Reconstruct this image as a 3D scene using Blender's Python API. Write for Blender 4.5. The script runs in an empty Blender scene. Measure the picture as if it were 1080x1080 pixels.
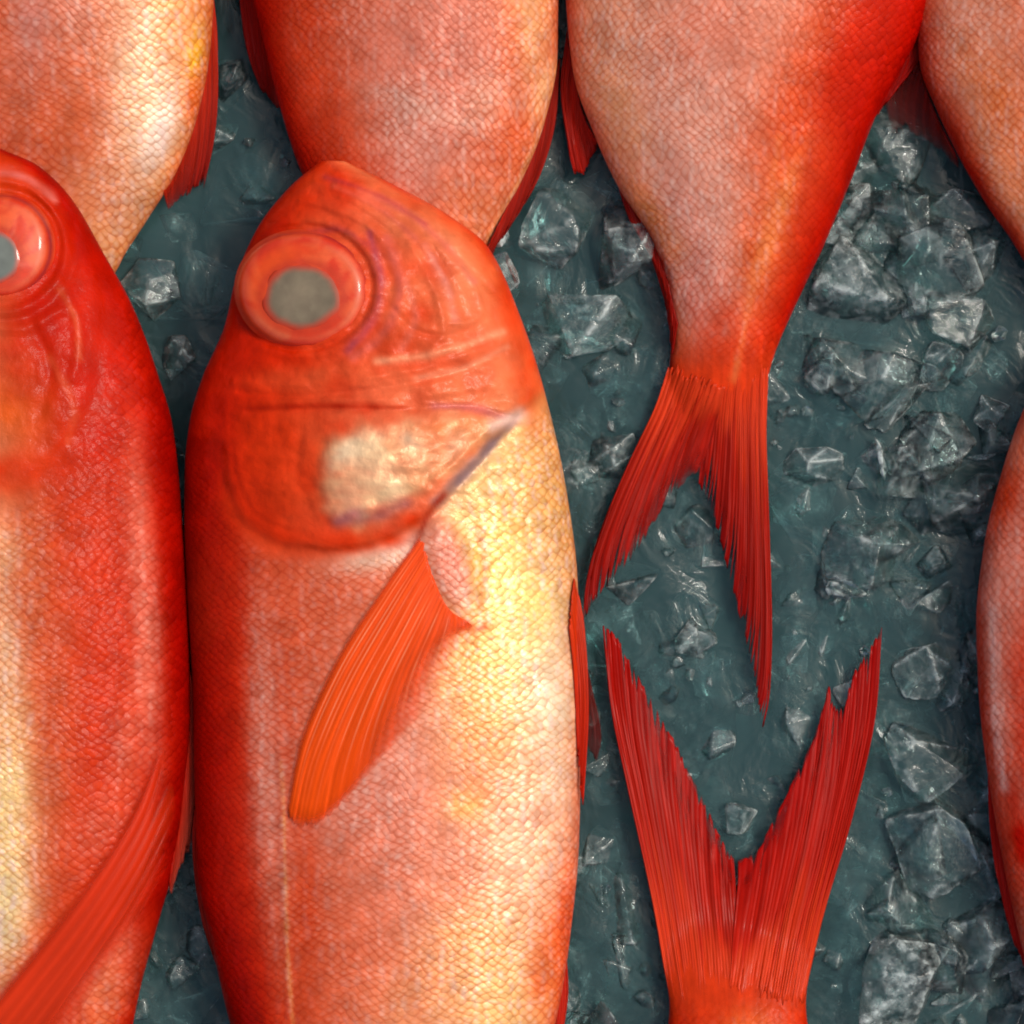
import bpy, bmesh, math, random
import numpy as np
from mathutils import Vector

# ------------------------------------------------------------------ camera, world, sun, exposure
S = 0.0003            # metres per photo pixel at water level
H = 1.70              # camera height above the water
sc = bpy.context.scene
cam_d = bpy.data.cameras.new('camera')
cam = bpy.data.objects.new('camera', cam_d)
sc.collection.objects.link(cam)
cam.location = (0, 0, H)
cam.rotation_euler = (0, 0, 0)
cam_d.sensor_width = 36.0
cam_d.lens = 36.0 * H / (1080 * S)
cam_d.clip_start = 0.01
cam_d.clip_end = 50.0
sc.camera = cam

SUN_EL, SUN_AZ = math.radians(57), math.radians(68)      # azimuth clockwise from +Y (up in the picture)
world = bpy.data.worlds.new('World')
sc.world = world
world.use_nodes = True
wn = world.node_tree
bg = wn.nodes['Background']
sky = wn.nodes.new('ShaderNodeTexSky')
sky.sky_type = 'NISHITA'
sky.sun_disc = False
sky.sun_elevation = SUN_EL
sky.sun_rotation = SUN_AZ
sky.air_density = 1.0
sky.dust_density = 6.0
sky.ozone_density = 0.4
wn.links.new(sky.outputs[0], bg.inputs['Color'])
bg.inputs['Strength'].default_value = 0.132
sun_d = bpy.data.lights.new('sun', 'SUN')
sun_d.energy = 1.22
sun_d.angle = math.radians(12)
sun_d.color = (1.0, 0.93, 0.84)
sun = bpy.data.objects.new('sun', sun_d)
sc.collection.objects.link(sun)
sd = Vector((math.sin(SUN_AZ) * math.cos(SUN_EL), math.cos(SUN_AZ) * math.cos(SUN_EL), math.sin(SUN_EL)))
sun.rotation_euler = sd.to_track_quat('Z', 'Y').to_euler()
sun.location = sd * 3

sc.view_settings.view_transform = 'Standard'
sc.view_settings.look = 'None'
sc.view_settings.gamma = 1.0
sc.view_settings.use_curve_mapping = False
sc.view_settings.exposure = 0.0
sc.render.engine = 'CYCLES'
sc.cycles.use_denoising = True
sc.cycles.filter_width = 2.0
sc.cycles.max_bounces = 10
sc.cycles.transmission_bounces = 8
sc.cycles.transparent_max_bounces = 32
sc.cycles.caustics_reflective = False
sc.cycles.caustics_refractive = False
sc.cycles.sample_clamp_indirect = 3.0

rng = np.random.default_rng(7)
random.seed(7)

# ------------------------------------------------------------------ helpers
def lin(r, g, b):
    o = []
    for c in (r, g, b):
        c /= 255.0
        o.append(c / 12.92 if c <= 0.04045 else ((c + 0.055) / 1.055) ** 2.4)
    return np.array(o)

def W(u, v, zpx, k=1.0):
    """photo pixel grid + height in pixels -> metres"""
    return np.stack([(np.asarray(u, float) - 540) * S * k, -(np.asarray(v, float) - 540) * S * k,
                     np.asarray(zpx, float) * S + 0 * np.asarray(u, float)], -1)

def kz(zpx):
    return (H - zpx * S) / H

_tab = np.random.default_rng(3).random((256, 256))
def vnoise(x, y):
    xi = np.floor(x).astype(int); yi = np.floor(y).astype(int)
    fx = x - xi; fy = y - yi
    fx = fx * fx * (3 - 2 * fx); fy = fy * fy * (3 - 2 * fy)
    a = _tab[xi & 255, yi & 255]; b = _tab[(xi + 1) & 255, yi & 255]
    c = _tab[xi & 255, (yi + 1) & 255]; d = _tab[(xi + 1) & 255, (yi + 1) & 255]
    return (a * (1 - fx) + b * fx) * (1 - fy) + (c * (1 - fx) + d * fx) * fy

def fbm(x, y, o=3):
    r = 0; a = 0.5; t = 0
    for i in range(o):
        r = r + a * vnoise(x * 2 ** i + 17.3 * i, y * 2 ** i + 9.1 * i); t += a; a *= 0.5
    return r / t

def sstep(a, b, x):
    t = np.clip((x - a) / (b - a), 0, 1)
    return t * t * (3 - 2 * t)

def smooth_curve(pts, n):
    """Catmull-Rom through pts, n samples"""
    p = np.array(pts, float)
    q = np.vstack([2 * p[0] - p[1], p, 2 * p[-1] - p[-2]])
    t = np.linspace(0, len(p) - 1 - 1e-9, n)
    i = t.astype(int); f = (t - i)[:, None]
    p0, p1, p2, p3 = q[i], q[i + 1], q[i + 2], q[i + 3]
    return 0.5 * (2 * p1 + (p2 - p0) * f + (2 * p0 - 5 * p1 + 4 * p2 - p3) * f ** 2 + (3 * p1 - p0 - 3 * p2 + p3) * f ** 3)

def interp_v(pts, v):
    """smooth x(v) through (x, v) points (monotone cubic)"""
    p = np.array(pts, float)
    xs, vs = p[:, 0], p[:, 1]
    h = np.diff(vs); d = np.diff(xs) / h
    m = np.zeros(len(p))
    m[0], m[-1] = d[0], d[-1]
    for i in range(1, len(p) - 1):
        m[i] = 0 if d[i - 1] * d[i] <= 0 else 2 * d[i - 1] * d[i] / (d[i - 1] + d[i])
    v = np.clip(v, vs[0], vs[-1])
    i = np.clip(np.searchsorted(vs, v, side='right') - 1, 0, len(h) - 1)
    t = (v - vs[i]) / h[i]
    return ((2 * t**3 - 3 * t**2 + 1) * xs[i] + (t**3 - 2 * t**2 + t) * h[i] * m[i]
            + (-2 * t**3 + 3 * t**2) * xs[i + 1] + (t**3 - t**2) * h[i] * m[i + 1])

def dist_poly(u, v, pts):
    """distance to a polyline"""
    best = np.full(u.shape, 1e9)
    for (ax, ay), (bx, by) in zip(pts[:-1], pts[1:]):
        dx, dy = bx - ax, by - ay
        t = np.clip(((u - ax) * dx + (v - ay) * dy) / (dx * dx + dy * dy + 1e-9), 0, 1)
        best = np.minimum(best, np.hypot(u - ax - t * dx, v - ay - t * dy))
    return best

def inside(u, v, poly):
    c = np.zeros(u.shape, bool)
    n = len(poly)
    for i in range(n):
        x0, y0 = poly[i]; x1, y1 = poly[(i + 1) % n]
        if y0 == y1: continue
        hit = ((y0 > v) != (y1 > v)) & (u < (x1 - x0) * (v - y0) / (y1 - y0) + x0)
        c ^= hit
    return c

def sdf(u, v, poly):
    """positive inside"""
    d = dist_poly(u, v, list(poly) + [poly[0]])
    return np.where(inside(u, v, poly), d, -d)

def crv(pts, n=24):
    return [tuple(p) for p in smooth_curve(pts, n)]

def grid_faces(nr, nc, wrap):
    r = np.arange(nr - 1)[:, None]
    c = np.arange(nc if wrap else nc - 1)[None, :]
    c2 = (c + 1) % nc
    f = np.stack([r * nc + c, (r + 1) * nc + c, (r + 1) * nc + c2, r * nc + c2], -1)
    return f.reshape(-1, 4)

def mesh_obj(name, verts, faces, mat, parent=None, col=None, msk=None, suv=None, caps=None, smooth=True):
    me = bpy.data.meshes.new(name)
    fl = [tuple(int(i) for i in f) for f in faces]
    if caps: fl += caps
    me.from_pydata([], [], [])
    me.from_pydata(verts.tolist(), [], fl)
    if col is not None:
        a = me.attributes.new('Col', 'FLOAT_COLOR', 'POINT')
        if col.shape[1] == 3: col = np.hstack([col, np.ones((len(col), 1))])
        a.data.foreach_set('color', np.clip(col, 0, 1).astype(np.float32).ravel())
    if msk is not None:
        a = me.attributes.new('Msk', 'FLOAT_COLOR', 'POINT')
        a.data.foreach_set('color', msk.astype(np.float32).ravel())
    if suv is not None:
        a = me.attributes.new('ScaleUV', 'FLOAT_VECTOR', 'POINT')
        a.data.foreach_set('vector', suv.astype(np.float32).ravel())
    if smooth:
        me.polygons.foreach_set('use_smooth', np.ones(len(me.polygons), bool))
    me.update()
    me.materials.append(mat)
    o = bpy.data.objects.new(name, me)
    sc.collection.objects.link(o)
    if parent is not None:
        o.parent = parent
        o.matrix_parent_inverse = parent.matrix_basis.inverted()
    return o

def fix_normals(o):
    bm = bmesh.new(); bm.from_mesh(o.data)
    bmesh.ops.recalc_face_normals(bm, faces=bm.faces)
    bm.to_mesh(o.data); bm.free()

# ------------------------------------------------------------------ materials
def new_mat(name):
    m = bpy.data.materials.new(name); m.use_nodes = True
    nt = m.node_tree; nt.nodes.clear()
    return m, nt, nt.nodes, nt.links

def nd(ns, t, **kw):
    n = ns.new(t)
    for k, v in kw.items(): setattr(n, k, v)
    return n

def mth(nt, op, a, b=None, c=None, clamp=False):
    n = nt.nodes.new('ShaderNodeMath'); n.operation = op; n.use_clamp = clamp
    for i, x in enumerate((a, b, c)):
        if x is None: continue
        if isinstance(x, (int, float)): n.inputs[i].default_value = x
        else: nt.links.new(x, n.inputs[i])
    return n.outputs[0]

def mixc(nt, f, a, b, mode='MIX'):
    n = nt.nodes.new('ShaderNodeMix'); n.data_type = 'RGBA'; n.blend_type = mode
    for s, x in ((n.inputs[0], f), (n.inputs[6], a), (n.inputs[7], b)):
        if isinstance(x, (int, float)): s.default_value = x
        elif isinstance(x, tuple): s.default_value = (*x, 1)
        else: nt.links.new(x, s)
    return n.outputs[2]

def mrange(nt, x, a, b, c, d):
    n = nt.nodes.new('ShaderNodeMapRange'); n.interpolation_type = 'SMOOTHSTEP'
    nt.links.new(x, n.inputs[0])
    for i, y in zip((1, 2, 3, 4), (a, b, c, d)): n.inputs[i].default_value = y
    return n.outputs[0]

def fish_skin():
    m, nt, ns, lk = new_mat('wet_scaly_skin')
    out = ns.new('ShaderNodeOutputMaterial'); p = ns.new('ShaderNodeBsdfPrincipled')
    lk.new(p.outputs[0], out.inputs[0])
    col = nd(ns, 'ShaderNodeAttribute', attribute_name='Col')
    msk = nd(ns, 'ShaderNodeAttribute', attribute_name='Msk')
    suv = nd(ns, 'ShaderNodeAttribute', attribute_name='ScaleUV')
    sep = ns.new('ShaderNodeSeparateColor'); lk.new(msk.outputs['Color'], sep.inputs[0])
    scaly, sheen, wet = sep.outputs[0], sep.outputs[1], sep.outputs[2]
    vo = nd(ns, 'ShaderNodeTexVoronoi', voronoi_dimensions='2D', feature='F1')
    vo.inputs['Scale'].default_value = 1.0
    vo.inputs['Randomness'].default_value = 0.38
    lk.new(suv.outputs['Vector'], vo.inputs['Vector'])
    vs = nd(ns, 'ShaderNodeVectorMath', operation='SUBTRACT')
    lk.new(suv.outputs['Vector'], vs.inputs[0]); lk.new(vo.outputs['Position'], vs.inputs[1])
    sx = ns.new('ShaderNodeSeparateXYZ'); lk.new(vs.outputs[0], sx.inputs[0])
    along = mth(nt, 'SUBTRACT', sx.outputs[0], sx.outputs[1])        # -1 .. 1, tailward positive
    d = vo.outputs['Distance']
    dome = mth(nt, 'SUBTRACT', 1.0, mth(nt, 'MULTIPLY', d, d))
    hgt = mth(nt, 'ADD', mth(nt, 'MULTIPLY', along, 0.55), mth(nt, 'MULTIPLY', dome, 0.9))
    cs0 = ns.new('ShaderNodeSeparateColor'); lk.new(vo.outputs['Color'], cs0.inputs[0])
    lat = mth(nt, 'ADD', sx.outputs[0], sx.outputs[1])
    hgt = mth(nt, 'ADD', hgt, mth(nt, 'MULTIPLY', mth(nt, 'SUBTRACT', cs0.outputs[0], 0.5), mth(nt, 'MULTIPLY', lat, 0.9)))
    hgt = mth(nt, 'ADD', hgt, mth(nt, 'MULTIPLY', mth(nt, 'SUBTRACT', cs0.outputs[1], 0.5), mth(nt, 'MULTIPLY', along, 0.7)))
    hgt = mth(nt, 'MULTIPLY', hgt, scaly)
    # wet film / slime unevenness
    tc = ns.new('ShaderNodeTexCoord')
    n1 = ns.new('ShaderNodeTexNoise'); n1.inputs['Scale'].default_value = 420; n1.inputs['Detail'].default_value = 4
    lk.new(tc.outputs['Object'], n1.inputs['Vector'])
    n2 = ns.new('ShaderNodeTexNoise'); n2.inputs['Scale'].default_value = 110; n2.inputs['Detail'].default_value = 3
    lk.new(tc.outputs['Object'], n2.inputs['Vector'])
    b1 = ns.new('ShaderNodeBump'); b1.inputs['Strength'].default_value = 0.45; b1.inputs['Distance'].default_value = 0.0006
    lk.new(hgt, b1.inputs['Height'])
    b2 = ns.new('ShaderNodeBump'); b2.inputs['Strength'].default_value = 0.35; b2.inputs['Distance'].default_value = 0.0008
    bare = mth(nt, 'MULTIPLY_ADD', scaly, -0.1, 1.1)
    lk.new(mth(nt, 'ADD', mth(nt, 'MULTIPLY', n1.outputs['Fac'], bare), n2.outputs['Fac']), b2.inputs['Height'])
    lk.new(b1.outputs[0], b2.inputs['Normal'])
    lk.new(b2.outputs[0], p.inputs['Normal']); lk.new(b2.outputs[0], p.inputs['Coat Normal'])
    # per-scale colour: pale centre painted in as a glint, redder rim, random tone
    cs = ns.new('ShaderNodeSeparateColor'); lk.new(vo.outputs['Color'], cs.inputs[0])
    tone = mth(nt, 'MULTIPLY_ADD', cs.outputs[0], 0.22, 0.90)
    tone = mth(nt, 'ADD', 1.0, mth(nt, 'MULTIPLY', mth(nt, 'SUBTRACT', tone, 1.0), scaly))
    rim = mth(nt, 'MULTIPLY', mrange(nt, mth(nt, 'ADD', d, mth(nt, 'MULTIPLY', along, 0.25)), 0.30, 0.66, 0.0, 1.0), scaly)
    c1 = mixc(nt, mth(nt, 'MULTIPLY', rim, 0.62), col.outputs['Color'],
              mixc(nt, 1.0, col.outputs['Color'], (0.80, 0.46, 0.30), 'MULTIPLY'))
    ctr = mth(nt, 'MULTIPLY', mth(nt, 'MULTIPLY', mrange(nt, d, 0.05, 0.42, 1.0, 0.0), cs.outputs[1]), mth(nt, 'MULTIPLY', scaly, sheen))
    c2 = mixc(nt, mth(nt, 'MULTIPLY', ctr, 0.75), c1, (0.88, 0.62, 0.50))
    # scale glints painted into the colour as pale broken rows along the flank
    su = ns.new('ShaderNodeSeparateXYZ'); lk.new(suv.outputs['Vector'], su.inputs[0])
    ra = mth(nt, 'MULTIPLY', mth(nt, 'ADD', su.outputs[0], su.outputs[1]), math.pi)
    row = mth(nt, 'MULTIPLY_ADD', mth(nt, 'SINE', ra), 0.5, 0.5)
    ns3 = nd(ns, 'ShaderNodeTexNoise', noise_dimensions='2D'); ns3.inputs['Scale'].default_value = 0.55; ns3.inputs['Detail'].default_value = 3
    lk.new(suv.outputs['Vector'], ns3.inputs['Vector'])
    rowf = mth(nt, 'MULTIPLY', mth(nt, 'MULTIPLY', row, mrange(nt, ns3.outputs['Fac'], 0.42, 0.66, 0.0, 1.0)), scaly)
    c2 = mixc(nt, mth(nt, 'MULTIPLY', rowf, mth(nt, 'MULTIPLY', sheen, 0.85)), c2, (0.86, 0.60, 0.50))
    blot = mrange(nt, n2.outputs['Fac'], 0.32, 0.72, 0.88, 1.1)
    fac = mth(nt, 'MULTIPLY', tone, blot)
    vm = nd(ns, 'ShaderNodeVectorMath', operation='SCALE'); lk.new(c2, vm.inputs[0]); lk.new(fac, vm.inputs['Scale'])
    lk.new(vm.outputs[0], p.inputs['Base Color'])
    lk.new(mth(nt, 'MULTIPLY', sheen, 0.30), p.inputs['Metallic'])
    p.inputs['Roughness'].default_value = 0.38
    lk.new(mth(nt, 'MULTIPLY_ADD', sheen, 0.3, 0.03), p.inputs['Specular IOR Level'])
    lk.new(mth(nt, 'MULTIPLY', wet, mth(nt, 'MULTIPLY_ADD', sheen, 0.32, 0.14)), p.inputs['Coat Weight'])
    p.inputs['Coat Roughness'].default_value = 0.13
    p.inputs['Coat IOR'].default_value = 1.36
    return m

def fin_mat():
    m, nt, ns, lk = new_mat('wet_fin_membrane')
    out = ns.new('ShaderNodeOutputMaterial'); p = ns.new('ShaderNodeBsdfPrincipled')
    col = nd(ns, 'ShaderNodeAttribute', attribute_name='Col')
    tr = ns.new('ShaderNodeBsdfTransparent'); mx = ns.new('ShaderNodeMixShader')
    tl = ns.new('ShaderNodeBsdfTranslucent'); lk.new(col.outputs['Color'], tl.inputs['Color'])
    m2 = ns.new('ShaderNodeMixShader'); m2.inputs[0].default_value = 0.06
    lk.new(p.outputs[0], m2.inputs[1]); lk.new(tl.outputs[0], m2.inputs[2])
    lk.new(col.outputs['Alpha'], mx.inputs[0]); lk.new(tr.outputs[0], mx.inputs[1]); lk.new(m2.outputs[0], mx.inputs[2])
    lk.new(mx.outputs[0], out.inputs[0])
    lk.new(col.outputs['Color'], p.inputs['Base Color'])
    p.inputs['Roughness'].default_value = 0.38
    p.inputs['Specular IOR Level'].default_value = 0.06
    p.inputs['Coat Weight'].default_value = 0.10
    p.inputs['Coat Roughness'].default_value = 0.15
    tc = ns.new('ShaderNodeTexCoord')
    n1 = ns.new('ShaderNodeTexNoise'); n1.inputs['Scale'].default_value = 300; n1.inputs['Detail'].default_value = 3
    lk.new(tc.outputs['Object'], n1.inputs['Vector'])
    b = ns.new('ShaderNodeBump'); b.inputs['Strength'].default_value = 0.3; b.inputs['Distance'].default_value = 0.0006
    lk.new(n1.outputs['Fac'], b.inputs['Height']); lk.new(b.outputs[0], p.inputs['Normal'])
    return m

def eye_mat(name, rough, coat):
    m, nt, ns, lk = new_mat(name)
    out = ns.new('ShaderNodeOutputMaterial'); p = ns.new('ShaderNodeBsdfPrincipled')
    lk.new(p.outputs[0], out.inputs[0])
    col = nd(ns, 'ShaderNodeAttribute', attribute_name='Col')
    tc = ns.new('ShaderNodeTexCoord')
    n1 = ns.new('ShaderNodeTexNoise'); n1.inputs['Scale'].default_value = 330; n1.inputs['Detail'].default_value = 3
    lk.new(tc.outputs['Object'], n1.inputs['Vector'])
    c = mixc(nt, mrange(nt, n1.outputs['Fac'], 0.3, 0.7, 0.0, 0.35), col.outputs['Color'],
             mixc(nt, 1.0, col.outputs['Color'], (0.72, 0.66, 0.7), 'MULTIPLY'))
    lk.new(c, p.inputs['Base Color'])
    p.inputs['Roughness'].default_value = rough
    p.inputs['Specular IOR Level'].default_value = 0.12
    p.inputs['Coat Weight'].default_value = coat
    p.inputs['Coat Roughness'].default_value = 0.07
    return m

def ice_mat(name, frost, tint, rough=0.12):
    """melting ice: clear body with cloudy white patches, frost specks and paler rims"""
    m, nt, ns, lk = new_mat(name)
    out = ns.new('ShaderNodeOutputMaterial')
    tr = ns.new('ShaderNodeBsdfTransparent'); tr.inputs[0].default_value = (*tint, 1)
    df = ns.new('ShaderNodeBsdfDiffuse'); df.inputs['Color'].default_value = (0.56, 0.65, 0.63, 1)
    gl = ns.new('ShaderNodeBsdfGlossy'); gl.inputs['Roughness'].default_value = rough
    tc = ns.new('ShaderNodeTexCoord'); oi = ns.new('ShaderNodeObjectInfo')
    mp = ns.new('ShaderNodeVectorMath'); mp.operation = 'ADD'
    lk.new(tc.outputs['Object'], mp.inputs[0]); lk.new(oi.outputs['Random'], mp.inputs[1])
    nz = []
    for scl, det, dist in ((90, 4, 0.8), (380, 5, 0.4), (900, 3, 0.0)):
        n = ns.new('ShaderNodeTexNoise'); n.inputs['Scale'].default_value = scl; n.inputs['Detail'].default_value = det
        n.inputs['Distortion'].default_value = dist
        lk.new(mp.outputs[0], n.inputs['Vector']); nz.append(n.outputs['Fac'])
    b = ns.new('ShaderNodeBump'); b.inputs['Strength'].default_value = 0.6; b.inputs['Distance'].default_value = 0.0013
    lk.new(mth(nt, 'ADD', nz[0], mth(nt, 'MULTIPLY', nz[1], 0.5)), b.inputs['Height'])
    for x in (df, gl): lk.new(b.outputs[0], x.inputs['Normal'])
    lw = ns.new('ShaderNodeLayerWeight'); lw.inputs['Blend'].default_value = 0.35; lk.new(b.outputs[0], lw.inputs['Normal'])
    cloud = mrange(nt, mth(nt, 'ADD', mth(nt, 'MULTIPLY', nz[0], 0.5), mth(nt, 'MULTIPLY', nz[1], 0.5)), 0.42, 0.64, 0.0, 1.0)
    spk = mrange(nt, nz[2], 0.55, 0.72, 0.0, 1.0)
    rim = mth(nt, 'MULTIPLY', mrange(nt, lw.outputs['Facing'], 0.25, 0.95, 0.0, 1.0), mth(nt, 'MULTIPLY_ADD', nz[1], 0.9, -0.12))
    fac = mth(nt, 'ADD', mth(nt, 'MULTIPLY', cloud, frost), mth(nt, 'MULTIPLY', mth(nt, 'MULTIPLY', spk, cloud), 0.14 + frost * 0.8))
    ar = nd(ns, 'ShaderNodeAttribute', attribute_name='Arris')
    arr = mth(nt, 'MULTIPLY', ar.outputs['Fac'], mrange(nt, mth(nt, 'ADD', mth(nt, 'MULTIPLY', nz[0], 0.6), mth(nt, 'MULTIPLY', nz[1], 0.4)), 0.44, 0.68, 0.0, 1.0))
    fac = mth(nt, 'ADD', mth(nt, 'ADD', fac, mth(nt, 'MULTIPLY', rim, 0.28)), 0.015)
    fac = mth(nt, 'ADD', fac, mth(nt, 'MULTIPLY', arr, 0.62), clamp=True)  # arrises whitened in the diffuse colour: edge frost plus painted glints
    m1 = ns.new('ShaderNodeMixShader'); lk.new(fac, m1.inputs[0]); lk.new(tr.outputs[0], m1.inputs[1]); lk.new(df.outputs[0], m1.inputs[2])
    fr = ns.new('ShaderNodeFresnel'); fr.inputs['IOR'].default_value = 1.40; lk.new(b.outputs[0], fr.inputs['Normal'])
    m2 = ns.new('ShaderNodeMixShader'); lk.new(mth(nt, 'MULTIPLY', fr.outputs[0], 0.9), m2.inputs[0]); lk.new(m1.outputs[0], m2.inputs[1]); lk.new(gl.outputs[0], m2.inputs[2])
    lk.new(m2.outputs[0], out.inputs[0])
    return m

def water_mat():
    m, nt, ns, lk = new_mat('cold_teal_water')
    out = ns.new('ShaderNodeOutputMaterial')
    tr = ns.new('ShaderNodeBsdfTransparent'); tr.inputs[0].default_value = (0.66, 0.86, 0.87, 1)
    gl = ns.new('ShaderNodeBsdfGlossy'); gl.inputs['Roughness'].default_value = 0.06
    df = ns.new('ShaderNodeBsdfDiffuse'); df.inputs['Color'].default_value = (0.078, 0.17, 0.18, 1)
    m1 = ns.new('ShaderNodeMixShader'); m1.inputs[0].default_value = 0.33
    lk.new(tr.outputs[0], m1.inputs[1]); lk.new(df.outputs[0], m1.inputs[2])
    m2 = ns.new('ShaderNodeMixShader')
    fr = ns.new('ShaderNodeFresnel'); fr.inputs['IOR'].default_value = 1.33
    tc = ns.new('ShaderNodeTexCoord')
    n1 = ns.new('ShaderNodeTexNoise'); n1.inputs['Scale'].default_value = 60; n1.inputs['Detail'].default_value = 5; n1.inputs['Distortion'].default_value = 1.0
    lk.new(tc.outputs['Object'], n1.inputs['Vector'])
    b = ns.new('ShaderNodeBump'); b.inputs['Strength'].default_value = 0.5; b.inputs['Distance'].default_value = 0.004
    lk.new(n1.outputs['Fac'], b.inputs['Height'])
    for x in (gl, fr, df): lk.new(b.outputs[0], x.inputs['Normal'])
    lk.new(fr.outputs[0], m2.inputs[0]); lk.new(m1.outputs[0], m2.inputs[1]); lk.new(gl.outputs[0], m2.inputs[2])
    lk.new(m2.outputs[0], out.inputs[0])
    return m

def floor_mat():
    m, nt, ns, lk = new_mat('dark_teal_crate_plastic')
    out = ns.new('ShaderNodeOutputMaterial'); p = ns.new('ShaderNodeBsdfPrincipled')
    lk.new(p.outputs[0], out.inputs[0])
    tc = ns.new('ShaderNodeTexCoord')
    n1 = ns.new('ShaderNodeTexNoise'); n1.inputs['Scale'].default_value = 22; n1.inputs['Detail'].default_value = 5
    lk.new(tc.outputs['Object'], n1.inputs['Vector'])
    c = mixc(nt, mrange(nt, n1.outputs['Fac'], 0.3, 0.7, 0, 1), (0.016, 0.045, 0.047), (0.045, 0.105, 0.105))
    lk.new(c, p.inputs['Base Color']); p.inputs['Roughness'].default_value = 0.5
    return m

M_SKIN, M_FIN = fish_skin(), fin_mat()
M_EYE, M_PUPIL = eye_mat('wet_red_iris', 0.35, 0.55), eye_mat('clouded_pupil', 0.45, 0.5)
M_WATER, M_FLOOR = water_mat(), floor_mat()
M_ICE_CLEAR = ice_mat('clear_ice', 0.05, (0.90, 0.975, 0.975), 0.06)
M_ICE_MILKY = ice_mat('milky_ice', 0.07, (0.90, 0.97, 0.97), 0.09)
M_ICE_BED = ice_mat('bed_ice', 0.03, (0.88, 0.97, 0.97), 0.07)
M_ICE_WHITE = ice_mat('white_ice', 1.0, (0.9, 0.97, 0.97), 0.2)  # white diffuse ice, paints bright highlights onto the thin pieces
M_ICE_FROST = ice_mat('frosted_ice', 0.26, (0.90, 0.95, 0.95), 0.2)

def tag(o, label=None, cat=None, group=None, kind=None):
    if label: o['label'] = label
    if cat: o['category'] = cat
    if group: o['group'] = group
    if kind: o['kind'] = kind

# ------------------------------------------------------------------ setting: crate floor, water
def sheet(name, z, half, n, mat, amp=0.0):
    g = np.linspace(-half, half, n)
    X, Y = np.meshgrid(g, g)
    Z = z + amp * (fbm(X * 45 + 50, Y * 45 + 50, 3) - 0.5)
    o = mesh_obj(name, np.stack([X, Y, Z], -1).reshape(-1, 3), grid_faces(n, n, False)[:, ::-1], mat)
    tag(o, kind='structure')
    return o

sheet('ground', -0.040, 0.75, 3, M_FLOOR)
sheet('water', -0.0015, 0.75, 420, M_WATER, 0.004)

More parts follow.
